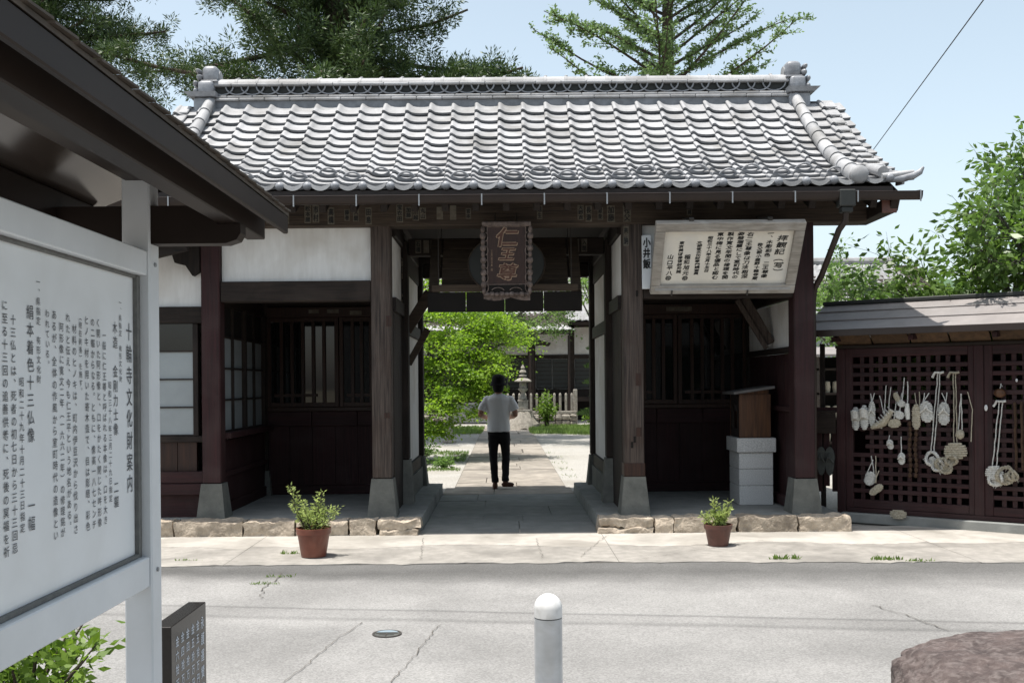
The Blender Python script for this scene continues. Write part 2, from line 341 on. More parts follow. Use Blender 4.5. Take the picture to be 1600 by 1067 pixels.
def asphalt():
    m = pm('sunbleached_asphalt', (.262, .257, .247), (.215, .211, .203), 1.6, rough=.9, bump=.4, bscale=150, bdist=.005, stain=(.15, .147, .141), sscale=.5, smix=.65)
    nt = m.node_tree; N = nt.nodes; L = nt.links; bs = N['Principled BSDF']
    col = bs.inputs['Base Color'].links[0].from_socket
    tc = [n for n in N if n.type == 'TEX_COORD'][0]
    # stone chips
    vo = N.new('ShaderNodeTexVoronoi'); vo.inputs['Scale'].default_value = 105; L.new(tc.outputs['Object'], vo.inputs['Vector'])
    hs = N.new('ShaderNodeSeparateColor'); L.new(vo.outputs['Color'], hs.inputs[0])
    rp = N.new('ShaderNodeMapRange'); rp.inputs['To Min'].default_value = .78; rp.inputs['To Max'].default_value = 1.2; L.new(hs.outputs[0], rp.inputs['Value'])
    mu = N.new('ShaderNodeMixRGB'); mu.blend_type = 'MULTIPLY'; mu.inputs['Fac'].default_value = 1
    L.new(col, mu.inputs['Color1']); L.new(rp.outputs[0], mu.inputs['Color2'])
    # worn strip of darker binder along the street (an old trench reinstatement) and damp edge next to the apron
    sx = N.new('ShaderNodeSeparateXYZ'); L.new(tc.outputs['Object'], sx.inputs[0])
    nz = N.new('ShaderNodeTexNoise'); nz.inputs['Scale'].default_value = 1.1; nz.inputs['Detail'].default_value = 6; L.new(tc.outputs['Object'], nz.inputs['Vector'])
    def band(slope, c, w, soft, wob):
        a = N.new('ShaderNodeMath'); a.operation = 'MULTIPLY_ADD'; a.inputs[1].default_value = -slope; L.new(sx.outputs['X'], a.inputs[0]); L.new(sx.outputs['Y'], a.inputs[2])
        b = N.new('ShaderNodeMath'); b.operation = 'MULTIPLY_ADD'; b.inputs[1].default_value = wob; L.new(nz.outputs['Fac'], b.inputs[0]); L.new(a.outputs[0], b.inputs[2])
        d = N.new('ShaderNodeMath'); d.operation = 'SUBTRACT'; d.inputs[1].default_value = c + wob * .5; L.new(b.outputs[0], d.inputs[0])
        e = N.new('ShaderNodeMath'); e.operation = 'ABSOLUTE'; L.new(d.outputs[0], e.inputs[0])
        f = N.new('ShaderNodeMapRange'); f.inputs['From Min'].default_value = w + soft; f.inputs['From Max'].default_value = w; L.new(e.outputs[0], f.inputs['Value'])
        return f.outputs[0]
    cur = mu.outputs[0]
    for sl_, c, w, soft, wob, k in ((-.127, 7.22, .010, .03, .05, .74), (-.115, 6.93, .015, .06, .10, .80), (-.12, 7.08, .15, .03, .05, .92), (-.03, 9.05, .30, .45, .6, .50), (-.09, 8.55, .12, .4, 1.2, .78), (-.12, 6.2, .10, .5, 1.5, .88)):
        mm = N.new('ShaderNodeMixRGB'); mm.blend_type = 'MULTIPLY'; mm.inputs['Color2'].default_value = (k, k, k * 1.0, 1)
        L.new(band(sl_, c, w, soft, wob), mm.inputs['Fac']); L.new(cur, mm.inputs['Color1']); cur = mm.outputs[0]
    L.new(cur, bs.inputs['Base Color'])
    return m
M['asphalt'] = asphalt()
M['patch'] = pm('asphalt_patch', (.245, .24, .232), (.205, .201, .194), 2, rough=.9, bump=.25, bscale=150, bdist=.004)
M['cedar'] = leafmat('cedar_needles', (.082, .130, .034), (.012, .032, .012), .16)
M['larch'] = leafmat('larch_needles', (.20, .29, .11), (.09, .15, .055), .4)
M['maple'] = leafmat('maple_leaves', (.25, .36, .055), (.12, .22, .03), .55)
M['cherry'] = leafmat('cherry_leaves', (.15, .24, .055), (.05, .10, .025), .4, rough=.38)
M['garden'] = leafmat('garden_tree_leaves', (.19, .29, .08), (.07, .13, .04), .45)
M['pine'] = leafmat('clipped_pine_needles', (.10, .17, .04), (.03, .065, .02), .2)
M['shrub'] = leafmat('shrub_leaves', (.20, .30, .045), (.07, .13, .025), .4)
M['potleaf'] = leafmat('pot_plant_leaves', (.42, .48, .19), (.24, .31, .10), .5)
M['grass'] = leafmat('grass_blades', (.20, .29, .075), (.10, .16, .04), .35)
M['hill'] = pm('wooded_hill', (.07, .12, .06), (.035, .065, .035), .06, rough=1, bump=.6, bscale=.2, bdist=3)

# ------------------------------------------------------------------ lettering (glyph outlines of Blender's built-in font, laid out one by one)
SIGN_COLS = [("十輪寺文化財案内", 202, 502, 772, 1.0), ("一、県指定　有形文化財", 188.7, 467, 598, 1.0), ("木造　金剛力士像　　　二軀", 180.6, 501, 795, 1.25),
  ("昭和三十八年三月二十九日指定", 171.8, 595, 785, 1.0), ("　一般に仁王尊と呼ばれる本像は、口を大き", 163.5, 500, 820, 1.0), ("く開いた阿形像と、口をかたく閉じた吽形像", 154.3, 496, 824, 1.0),
  ("の二軀からなる。ともに、像高一八七センチ", 145.7, 495, 827, 1.0), ("ヒノキ材を用いた寄木造で、目は彫眼、彩色", 136, 492, 830, 1.0), ("︵現在剥落︶を施す。", 126.4, 489, 617, 1.0),
  ("　材料のヒノキは、町内伊豆沢から伐り出さ", 117, 488, 835, 1.0), ("れたと伝え、今も仁王平という地名がある。", 107, 488, 830, 1.0), ("　阿形像に寛文二年︵一六六二年︶の修理銘が", 96.7, 486, 840, 1.0),
  ("あるが、全体の作風から室町時代の造像とい", 85.5, 483, 845, 1.0), ("われている。", 75, 482, 577, 1.0), ("一、県指定　有形文化財", 61, 433, 600, 1.0),
  ("絹本着色十三仏像　　　一幅", 48, 474, 831, 1.25), ("昭和二十九年十月二十三日指定", 33.7, 588, 833, 1.0), ("　十三仏とは、死者の初七日から三十三回忌", 21.4, 470, 866, 1.0),
  ("に至る十三回の追善供養に、死後の冥福を祈", 8.3, 467, 872, 1.0)]
NOTICE_COLS = [("拝観記︵写︶", .92, .90, .16, 1.15), ("一、木彫彩色　二王尊像", .825, .97, .10, 1.0), ("秩父郡小鹿野十輪寺蔵", .755, .76, .06, .85), ("右二王尊像は刀法粗深", .665, .96, .09, 1.05), ("姿態端麗にして室町時代の", .595, .96, .09, 1.0),
  ("製作寛文年間の修理を閲", .515, .96, .08, 1.0), ("東中稀に見る優品と認む", .435, .96, .08, 1.0), ("昭和三十八年三月十五日", .36, .89, .22, .8), ("文部省文化財専門調査員", .28, .80, .17, .8),
  ("稲和旭元㊞", .195, .56, .06, .95), ("東京美術修復研究院", .14, .80, .2, .75), ("山口平八㊞", .065, .56, .06, .95)]
STELE_COLS = [("永護運賛寺道場", 0), ("金五拾万円也", 1), ("金五拾万円也", 2), ("金四拾万円也", 3), ("金四拾万円也", 4), ("金六拾万円也", 5)]
SLIPS = ["堀金", "小金井", "宝衣田", "市村", "藤巻", "入間", "田島", "石橋", "松本屋", "加藤", "大野吉", "高橋", "川越", "丸山", "宮本", "越生", "長瀞", "飯能", "秩父", "浅見"]
EXTRA = "仁王尊小井飯泉水三月吉日奉納合"
GL = {}
def make_glyphs():
    chars = set(EXTRA)
    for L_ in (SIGN_COLS, NOTICE_COLS, STELE_COLS):
        for t in L_: chars |= set(t[0])
    for t in SLIPS: chars |= set(t)
    chars.discard('　'); obs = {}
    for ch in sorted(chars):
        cu = bpy.data.curves.new('g', 'FONT'); cu.body = ch; cu.size = 1; cu.resolution_u = 2; cu.offset = 0.003
        o = bpy.data.objects.new('g', cu); COL.objects.link(o); obs[ch] = o
    dg = bpy.context.evaluated_depsgraph_get(); dg.update()
    for ch, o in obs.items():
        me = o.evaluated_get(dg).to_mesh()
        GL[ch] = ([(v.co.x - .5, v.co.y - .38) for v in me.vertices], [tuple(p.vertices) for p in me.polygons])
        o.evaluated_get(dg).to_mesh_clear()
    for o in obs.values():
        cu = o.data; bpy.data.objects.remove(o); bpy.data.curves.remove(cu)
make_glyphs()
def put_char(m, ch, u, v, w, h, fn, slant=0.0, hand=0.0):
    if ch not in GL: return
    vs, fs = GL[ch]
    if ch in '、。': u, v = u + w * .55, v + h * .55
    ca, sa = 1.0, random.uniform(-hand, hand)
    ju, jv = random.uniform(-hand, hand) * w * .6, random.uniform(-hand, hand) * h * .4
    m.add([fn(u + ju + x * w + (y * slant) * w - y * sa * w, v + jv + y * h + x * sa * h) for x, y in vs], fs)
def put_col(m, txt, u, vtop, vbot, w, fn, fill=.95, slant=0.0, hand=0.0, bold=0.0):
    p = (vtop - vbot) / len(txt)
    for i, ch in enumerate(txt):
        if not bold: put_char(m, ch, u, vtop - (i + .5) * p, w, p * fill, fn, slant, hand); continue
        st_ = random.getstate()
        for q_, (dx, dz) in enumerate(((-bold, 0), (bold, 0), (0, bold), (0, -bold))):
            random.setstate(st_); put_char(m, ch, u + dx, vtop - (i + .5) * p + dz, w, p * fill, lambda a, b, q=q_: Vector(fn(a, b)) - Vector((0, .0004 * q, 0)), slant, hand)

# ------------------------------------------------------------------ the ground
def sheet(name, x0, x1, y0, y1, z, mat, parent=None, nx=1, ny=1):
    V = [(x0 + (x1 - x0) * i / nx, y0 + (y1 - y0) * j / ny, z) for j in range(ny + 1) for i in range(nx + 1)]
    Q = [(j * (nx + 1) + i, j * (nx + 1) + i + 1, (j + 1) * (nx + 1) + i + 1, (j + 1) * (nx + 1) + i) for j in range(ny) for i in range(nx)]
    return link(name, quads_mesh(name, V, Q, mat), parent)
struct(sheet('ground', -900, 900, -300, 1500, -0.03, M['earth']))
road = struct(sheet('road', -60, 60, -30, 9.18, -0.004, M['asphalt']))
struct(sheet('courtyard', -30, 32, 11.2, 60, -0.012, M['gravel']))
# concrete apron: slabs with open joints
apron = struct(sheet('apron', -14, 14, 9.16, 11.25, -0.010, M['crack']))
cuts = [-9, -5.6, -2.6, 1.05, 4.3, 9]
for i in range(len(cuts) - 1):
    x0, x1 = cuts[i] + .002, cuts[i + 1] - .002
    m = MB(); n = 44
    fr = [9.18 + random.uniform(-.025, .03) + .03 * math.sin(q * .45 + i) for q in range(n + 1)]
    if x0 > 1: fr = [y - .16 * min(1, (x0 + (x1 - x0) * k / n - 1) / 3) for k, y in enumerate(fr)]
    js = [10.12 + .10 * math.sin(k * .22 + i) + random.uniform(-.03, .03) for k in range(n + 1)]
    MB().add([(x0 + (x1 - x0) * k / n, js[k] + .002, .010) for k in range(n + 1)] + [(x0 + (x1 - x0) * k / n, 11.24, .014) for k in range(n + 1)], [(k, k + 1, n + 2 + k, n + 1 + k) for k in range(n)]).build('apron_slab', M['concrete'], apron)
    top = [(x0 + (x1 - x0) * k / n, fr[k], .004) for k in range(n + 1)]
    bk = [(x0 + (x1 - x0) * k / n, js[k], .009) for k in range(n + 1)]
    lo = [(p[0], p[1], -.03) for p in top]
    m.add(top + bk + lo, [(k, k + 1, n + 2 + k, n + 1 + k) for k in range(n)] + [(2 * n + 2 + k, 2 * n + 3 + k, k + 1, k) for k in range(n)])
    m.build('apron_slab', M['concrete_grey'], apron)
# road patch, cracks
def ribbon(name, pts, w, z, mat, parent, jit=.012):
    m = MB(); P = []
    for a, b in zip(pts[:-1], pts[1:]):
        n = max(2, int((Vector(b) - Vector(a)).length / .05))
        for k in range(n): P.append(Vector(a).lerp(Vector(b), k / n))
    P.append(Vector(pts[-1])); vs = []
    for i, p in enumerate(P):
        d = (P[min(i + 1, len(P) - 1)] - P[max(i - 1, 0)]).normalized(); nn = Vector((-d.y, d.x))
        ww = w * random.uniform(.35, 1.1); q = p + nn * random.uniform(-jit, jit)
        vs += [(*(q - nn * ww / 2), z), (*(q + nn * ww / 2), z)]
    m.add(vs, [(2 * i, 2 * i + 1, 2 * i + 3, 2 * i + 2) for i in range(len(P) - 1)])
    return m.build(name, mat, parent)
def gp(px, py): return ((px - PX) / (py + (px - PX) * .0087 - PY) * HZ, F * HZ / (py + (px - PX) * .0087 - PY))
pa = [gp(560, 975), gp(690, 975), gp(612, 1066), gp(446, 1066)]

for pts in ([gp(562, 972), gp(520, 1000), gp(492, 1025), gp(440, 1067)], [gp(684, 976), gp(662, 1000), gp(640, 1030), gp(606, 1066)]):
    ribbon('crack', pts, .006, .004, M['crack'], road)
for pts in ([gp(404, 935), gp(412, 915), gp(432, 903), gp(436, 893)], [gp(1360, 945), gp(1410, 960), gp(1480, 985)]):
    ribbon('crack', pts, .010, .004, M['crack'], road, .02)
for pts in ([gp(948, 838), gp(930, 850), gp(905, 872)], [gp(836, 842), gp(845, 874)], [gp(660, 842), gp(655, 876)], [gp(1000, 875), gp(1120, 856), gp(1190, 846)]):
    ribbon('crack', pts, .005, .016, M['crack'], apron, .015)
# platforms of the gate
def platform(side, x0, x1, lbl_stones):
    body = MB().box(x0, x1, 11.12, 15.0, -.02, .17).build('platform', M['plat']); struct(body)
    return body
platL = platform(-1, -6.8, -1.13, None); platR = platform(1, 1.24, 3.78, None)
def edge_stone(par, x0, x1, y0, y1, z0, z1, seed, mat='stone_edge', k=1.0):
    nx = max(5, int((x1 - x0) / .04)); ny = max(3, int((y1 - y0) / .07))
    g = gridbox(x0 + .006, x1 - .006, y0 + .006, y1 - .006, z0, z1 - .002, min(nx, 22), min(ny, 20), 5, rnd=.012)
    roughen(g, .030 * k, 7, seed); roughen(g, .016 * k, 22, seed + 3)
    g.build('edge_stone', M[mat], par, smooth=60)
k = 0
for x0, x1 in ((-6.8, -5.9), (-5.9, -5.0), (-5.0, -4.3), (-4.3, -3.62), (-3.62, -2.86), (-2.86, -2.29), (-2.29, -1.71), (-1.71, -1.40)):
    edge_stone(platL, x0, x1, 10.86, 11.14, -.02, .175, k); k += 1
edge_stone(platL, -1.40, -.92, 10.85, 11.16, .075, .18, 41); edge_stone(platL, -1.40, -.93, 10.85, 11.16, -.02, .08, 42)
for x0, x1, zb in ((1.03, 1.62, .07), (1.62, 1.85, -.02), (1.85, 2.55, -.02), (2.55, 3.2, -.02), (3.2, 3.78, -.02)):
    edge_stone(platR, x0, x1, 10.86, 11.14, zb, .178, k); k += 1
edge_stone(platR, 1.01, 1.63, 10.84, 11.16, -.02, .075, 55)
for par, xa, xb in ((platL, -1.16, -.92), (platR, 1.03, 1.27)):
    for j in range(5):
        y0 = 11.14 + j * .77
        edge_stone(par, xa, xb, y0, y0 + .77, -.02, .172, k, 'plat', .35); k += 1
# passage floor under the gate and the slab path beyond
pas = struct(sheet('passage_floor', -.95, 1.06, 11.0, 15.3, .004, M['plat']))
path = struct(sheet('path', -.80, .98, 15.28, 38.5, -.004, M['crack']))
y = 10.98; row = 0
while y < 38:
    d = random.uniform(.55, .95) if y < 22 else random.uniform(1.0, 1.5)
    x0e, x1e = (-.93, 1.04) if y < 15.0 else (-.79, .97)
    nc = random.choice((2, 2, 3)); cs = [x0e] + sorted(random.uniform(x0e + .45, x1e - .45) for _ in range(nc - 1)) + [x1e]
    for a, b in zip(cs[:-1], cs[1:]):
        if b - a < .12: continue
        m = MB(); z = random.uniform(.012, .022); e = .007; j = lambda: random.uniform(-.02, .02)
        q = [(a + e, y + e + j() * .4, z), (b - e, y + e + j() * .4, z), (b - e, y + d - e, z + j() * .2), (a + e, y + d - e, z + j() * .2)]
        m.add(q + [(p[0], p[1], -.02) for p in q], [(0, 1, 2, 3), (4, 5, 1, 0), (5, 6, 2, 1), (6, 7, 3, 2), (7, 4, 0, 3)])
        m.build('path_slab', M['plat'] if y < 14.6 else M['pathstone'], pas if y < 14.6 else path)
    y += d; row += 1

# ------------------------------------------------------------------ the gate
GX, YR = 0.045, 13.1
gate = thing('temple_gate', (GX, 13.1, 0), 'old tiled temple gate of dark timber with plaster panels and open passage', 'gate')
def roofz(d): return 5.38 - .96 * d + .115 * d * d
def lift(x): return .05 * (abs(x - GX) / 4.2) ** 5
# posts on tapered stones
def post(x, y, mat, w=.22, z0=.60, z1=3.45, band=None):
    MB().box(x - w / 2, x + w / 2, y - w / 2, y + w / 2, z0, z1, .012).build('post', mat, gate)
    m = MB(); b, t = w / 2 + .055, w / 2 + .012
    m.add([(x - b, y - b, .168), (x + b, y - b, .168), (x + b, y + b, .168), (x - b, y + b, .168), (x - t, y - t, z0 - .003), (x + t, y - t, z0 - .003), (x + t, y + t, z0 - .003), (x - t, y + t, z0 - .003)],
          [(3, 2, 1, 0), (4, 5, 6, 7), (0, 1, 5, 4), (1, 2, 6, 5), (2, 3, 7, 6), (3, 0, 4, 7)])
    m.build('base_stone', M['stone_base'], gate)
    if band:
        MB().box(x - w / 2 - .008, x + w / 2 + .008, y - w / 2 - .008, y + w / 2 + .008, z0 - .001, z0 + .15, .006).build('post_shoe', band, gate)
post(GX - 1.42, 11.31, M['wood_grey']); post(GX + 1.42, 11.31, M['wood_grey'], band=M['brown_v'])
post(GX - 3.34, 11.31, M['red_v'], .21, .56); post(GX + 3.34, 11.31, M['red_v'], .23, .56)
for sx in (-1, 1):
    post(GX + sx * 1.33, 12.5, M['wood_v'], .2, .72); post(GX + sx * 1.33, 14.75, M['wood_v'], .2, .6)
    post(GX + sx * 3.34, 14.75, M['wood_v'], .2, .6); post(GX + sx * 3.34, 13.62, M['wood_v'], .16, .5)
# patched inlays on the weathered posts
for x, z, h in ((1.50, 1.05, .10), (1.50, 1.62, .14), (-1.33, 1.28, .06), (-1.30, 2.31, .12)):
    MB().box(GX + x - .06 * (1 if x > 0 else 1), GX + x, 11.194, 11.21, z, z + h).build('repair_inlay', M['brown_v'], gate)
for x, z in ((1.47, 2.62), (1.43, .98), (1.40, .92)):
    MB().box(GX + x - .02, GX + x + .006, 11.196, 11.21, z, z + .07).build('mortise', M['dark'], gate)
# beams
def beam(name, x0, x1, y0, y1, z0, z1, mat, c=.01): return MB().box(x0, x1, y0, y1, z0, z1, c).build(name, mat, gate)
beam('front_beam', GX - 3.95, GX + 4.05, 11.17, 11.45, 3.435, 3.69, M['beam'])
beam('rear_beam', GX - 3.95, GX + 4.05, 14.62, 14.88, 3.43, 3.69, M['wood_h'])
for sx in (-1, 1):
    a, b = sorted((GX + sx * 1.532, GX + sx * 3.228))
    beam('tie_beam', a, b, 11.215, 11.405, 2.60, 2.83, M['wood_h'])
    MB().box(a - .0, b + .0, 11.29, 11.33, 2.832, 3.433).build('plaster_panel', M['plaster'], gate)
    for yy in (11.452, 12.3, 13.3):   # cross beams over the bays
        pass
    beam('side_beam', GX + sx * 3.34 - .1, GX + sx * 3.34 + .1, 11.46, 14.6, 3.40, 3.60, M['wood_y'])
    beam('side_beam', GX + sx * 1.36 - .09, GX + sx * 1.36 + .09, 11.46, 14.6, 3.36, 3.56, M['wood_y'])
beam('lintel', GX - 1.22, GX + 1.22, 12.42, 12.58, 3.26, 3.47, M['wood_h'])
beam('rear_lintel', GX - 1.22, GX + 1.22, 14.67, 14.83, 3.22, 3.42, M['wood_h'])
# side walls of the passage
for sx in (-1, 1):
    X = GX + sx * 1.33
    def wall(y0, y1, z0, z1, mat, name, t=.03): MB().box(X - t, X + t, y0, y1, z0, z1).build(name, mat, gate)
    wall(11.43, 12.39, 2.66, 3.35, M['plaster'], 'plaster_panel', .02)
    wall(11.42, 12.40, 2.50, 2.655, M['wood_y'], 'side_rail', .06)
    for q in range(4): wall(11.43 + q * .24, 11.43 + (q + 1) * .24 - .004, .17, 2.498, M['wood_v'], 'wall_board', .025)
    wall(12.605, 14.64, .62, 2.30, M['plaster'], 'plaster_panel', .03)
    wall(12.605, 14.64, 2.46, 3.1, M['plaster'], 'plaster_panel', .03)
    wall(12.602, 14.645, 2.302, 2.458, M['wood_y'], 'side_rail', .07)
    wall(12.602, 14.645, .46, .618, M['wood_y'], 'side_rail', .07)
    wall(12.602, 14.645, .17, .458, M['stone_base'], 'sill_stone', .09)
    wall(12.602, 14.645, 3.102, 3.35, M['wood_y'], 'side_rail', .05)
# guardian bays: rear wall with barred windows, glass, boards
def bay(sx):
    xa, xb = sorted((GX + sx * 1.42, GX + sx * 3.28)); Y = 13.60
    n = 6; w = (xb - xa) / n
    for q in range(n):
        MB().box(xa + q * w, xa + (q + 1) * w - .005, Y, Y + .03, .30, 1.10).build('wall_board', M['red_v'], gate)
    beam('skirting_rail', xa, xb, Y - .03, Y + .05, .17, .298, M['red_h'])
    for q in range(3):
        ww = (xb - xa) / 3
        beam('rail_panel', xa + q * ww, xa + (q + 1) * ww - .006, Y - .035, Y + .04, 1.102, 1.30, M['red_h'], .006)
    beam('window_sill', xa, xb, Y - .05, Y + .05, 1.302, 1.36, M['brown_v'], .006)
    beam('window_head', xa, xb, Y - .05, Y + .06, 2.58, 2.72, M['brown_v'], .006)
    MB().box(xa, xb, Y, Y + .04, 2.722, 3.4).build('upper_wall', M['wood_h'], gate)
    mid = (xa + xb) / 2 + (.06 if sx < 0 else -.02)
    for a, b in ((xa, mid), (mid, xb)):
        s = link('window_sash', MB().box(a + .004, a + .06, Y - .02, Y + .03, 1.362, 2.578, .004).box(b - .06, b - .004, Y - .02, Y + .03, 1.362, 2.578, .004)
                 .box(a + .06, b - .06, Y - .019, Y + .029, 1.362, 1.42, .004).box(a + .06, b - .06, Y - .019, Y + .029, 2.52, 2.578, .004).mesh('window_sash', M['brown_v'], worldloc(gate)[0]), gate)
        nb = 5; st = (b - a - .12) / (nb + 1)
        for q in range(nb):
            x = a + .06 + (q + 1) * st
            MB().box(x - .023, x + .023, Y - .018, Y + .012, 1.421, 2.519, .003).build('bar', M['brown_v'], s)
        MB().box(a + .061, b - .061, Y + .014, Y + .02, 1.421, 2.519).build('pane', M['glass'], s)
        MB().box(a + .1, b - .3, Y + .0131, Y - .012, 1.50, 1.54).build('cross_rail', M['brown_v'], s)
    # floor-level back room walls so that the glass has something dark behind it
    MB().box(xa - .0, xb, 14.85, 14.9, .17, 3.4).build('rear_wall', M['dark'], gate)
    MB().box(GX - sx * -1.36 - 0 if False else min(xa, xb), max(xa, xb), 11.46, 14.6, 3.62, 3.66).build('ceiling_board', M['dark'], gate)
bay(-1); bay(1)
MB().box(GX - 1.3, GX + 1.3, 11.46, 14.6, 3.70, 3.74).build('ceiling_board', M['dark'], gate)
# left outer wall of the bay: shoji window above a boarded dado
XL = GX - 3.30
MB().box(XL - .04, XL, 11.42, 13.55, .30, 1.02).build('side_boarding', M['red_v'], gate)
beam('side_sill', XL - .06, XL + .12, 11.42, 13.56, 1.05, 1.12, M['red_h'], .008)
beam('side_rail', XL - .05, XL + .03, 11.42, 13.56, .60, .66, M['red_h'], .008)
beam('side_rail', XL - .05, XL + .03, 11.42, 13.56, .17, .298, M['red_h'], .008)
win = MB().box(XL - .05, XL + .03, 11.42, 11.50, 1.122, 2.598).build('side_window', M['wood_v'], gate)
for yy in (12.46, 13.46): MB().box(XL - .05, XL + .03, yy, yy + .07, 1.122, 2.598).build('stile', M['wood_v'], win)
for y0, y1 in ((11.5, 12.46), (12.53, 13.46)):
    for q in range(4):
        z0 = 1.125 + q * .368
        MB().box(XL - .03, XL - .02, y0 + .004, y1 - .004, z0 + .012, z0 + .356).build('pane', M['shoji'] if q < 3 else M['dark'], win)
        MB().box(XL - .04, XL + .01, y0 + .002, y1 - .002, z0 - .01, z0 + .01).build('glazing_bar', M['wood_v'], win)
    MB().box(XL - .034, XL + .012, (y0 + y1) / 2 - .015, (y0 + y1) / 2 + .015, 1.13, 2.59).build('glazing_bar', M['wood_v'], win)
MB().box(XL - .05, XL, 11.42, 13.55, 2.57, 3.4).build('side_wall', M['wood_y'], gate)
# right outer wall: red boards, plaster piece, leaning braces
XRw = GX + 3.30
for q in range(5): MB().box(XRw, XRw + .03, 11.43 + q * .42, 11.43 + (q + 1) * .42 - .006, .17, 1.98).build('wall_board', M['red_v'], gate)
beam('side_rail', XRw - .05, XRw + .05, 11.43, 13.54, 1.30, 1.36, M['red_h'], .008)
beam('side_rail', XRw - .05, XRw + .05, 11.43, 13.54, .18, .30, M['red_h'], .008)
MB().box(XRw, XRw + .03, 11.43, 13.54, 2.06, 2.6).build('plaster_panel', M['plaster'], gate)
beam('side_rail', XRw - .05, XRw + .05, 11.43, 13.54, 1.985, 2.055, M['wood_y'], .008)
beam('side_rail', XRw - .04, XRw + .04, 11.43, 13.54, 2.61, 2.72, M['wood_y'], .008)
MB().box(XRw, XRw + .03, 11.43, 13.54, 2.722, 3.398).build('side_wall', M['wood_v'], gate)
# roof deck, rafters, fascia, gable walls
prof = [(d, roofz(d)) for d in np.linspace(0, 2.42, 15)]
poly = [(YR - d, z - .05) for d, z in prof[::-1]] + [(YR + d, z - .05) for d, z in prof[1:]]
poly += [(YR + d, z - .13) for d, z in prof[::-1]] + [(YR - d, z - .13) for d, z in prof[1:]]
roof = MB().prism(poly, GX - 4.12, GX + 4.12, 'x').build('roof', M['wood_y'], gate)
for sx in (-1, 1):
    g = [(YR - d, z - .131) for d, z in prof[::2]][::-1] + [(YR + d, z - .131) for d, z in prof[2::2]]
    g = [p for p in g if abs(p[0] - YR) < 1.75] + [(YR + 1.7, 3.62), (YR - 1.7, 3.62)]
    MB().prism(g, GX + sx * 3.34 - .03, GX + sx * 3.34 + .03, 'x').build('gable_wall', M['plaster'], gate)
for i in range(25):
    x = GX - 3.96 + i * .33; m = MB(); P = [(2.36, .0), (2.0, 0), (1.55, 0)]
    for sgn in (-1, 1):
        m = MB(); m.bar((x, YR + sgn * 2.37, roofz(2.37) - .19), (x, YR + sgn * 1.45, roofz(1.45) - .20), .075, .10, .006)
        m.build('rafter', M['wood_y'], roof)
MB().box(GX - 4.14, GX + 4.14, YR - 2.44, YR - 2.40, 3.60, 3.735, .004).build('fascia', M['gutter'], roof)
MB().box(GX - 4.14, GX + 4.14, YR + 2.40, YR + 2.44, 3.60, 3.735, .004).build('fascia', M['gutter'], roof)
for sx in (-1, 1):
    MB().bar((GX + sx * 4.17, YR - 2.43, roofz(2.43) - .17), (GX + sx * 4.17, YR - 1.2, roofz(1.2) - .10), .09, .2, .006).build('barge_board', M['wood_y'], roof)
    MB().bar((GX + sx * 4.17, YR - 1.2, roofz(1.2) - .101), (GX + sx * 4.17, YR, roofz(0) - .14), .09, .2, .006).build('barge_board', M['wood_y'], roof)
    MB().bar((GX + sx * 4.17, YR + 2.43, roofz(2.43) - .17), (GX + sx * 4.17, YR, roofz(0) - .14), .09, .2, .006).build('barge_board', M['wood_y'], roof)
    MB().box(GX + sx * 4.12 - .075, GX + sx * 4.12 + .075, YR - 2.38, YR - 1.5, 3.46, 3.598, .006).build('purlin', M['wood_y'], roof)
    MB().box(GX + sx * 4.12 - .08, GX + sx * 4.12 + .08, YR - 2.395, YR - 2.375, 3.455, 3.602, .004).build('purlin_cap', M['terra_dark'], roof)
# pantiles
TW, TL = .2964, .27
prof_u = [(0, .034), (.03, .047), (.08, .052), (.14, .046), (.21, .030), (.30, .013), (.46, .003), (.62, .000), (.80, .001), (.95, .005), (1.04, .009)]
def tile_geo(th=.027):
    m = MB(); n = len(prof_u)
    zb, zf = 0.004, .048
    top = [(u * TW, 0.0, h + zb) for u, h in prof_u] + [(u * TW, TL, h + zf) for u, h in prof_u]
    m.add(top, [(i, n + i, n + i + 1, i + 1) for i in range(n - 1)])
    fr = [(u * TW, TL, h + zf) for u, h in prof_u] + [(u * TW, TL - .004, h + zf - th - .004) for u, h in prof_u]
    m.add(fr, [(i, n + i, n + i + 1, i + 1) for i in range(n - 1)])
    m.add([(0, 0, .038), (0, TL, .034 + zf), (0, TL - .004, zf - .022), (0, 0, -.01)], [(0, 3, 2, 1)])
    m.add([(prof_u[-1][0] * TW, 0, .013), (prof_u[-1][0] * TW, TL, .009 + zf), (prof_u[-1][0] * TW, TL - .004, .009 + zf - .024), (prof_u[-1][0] * TW, 0, -.01)], [(0, 1, 2, 3)])
    return m
def lip_shade_mat(me, per=2 * (len(prof_u) - 1) + 2):  # darker tile lips and left sides: mostly shade between rows put into the colour
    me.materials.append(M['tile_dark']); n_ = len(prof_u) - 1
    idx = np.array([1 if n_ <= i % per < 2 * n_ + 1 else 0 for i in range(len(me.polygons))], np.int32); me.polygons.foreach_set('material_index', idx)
tmesh = tile_geo().mesh('tile', M['tile'], None, 50); lip_shade_mat(tmesh)
NR = 13; d0, d1 = .14, 2.44; step = (d1 - d0) / NR
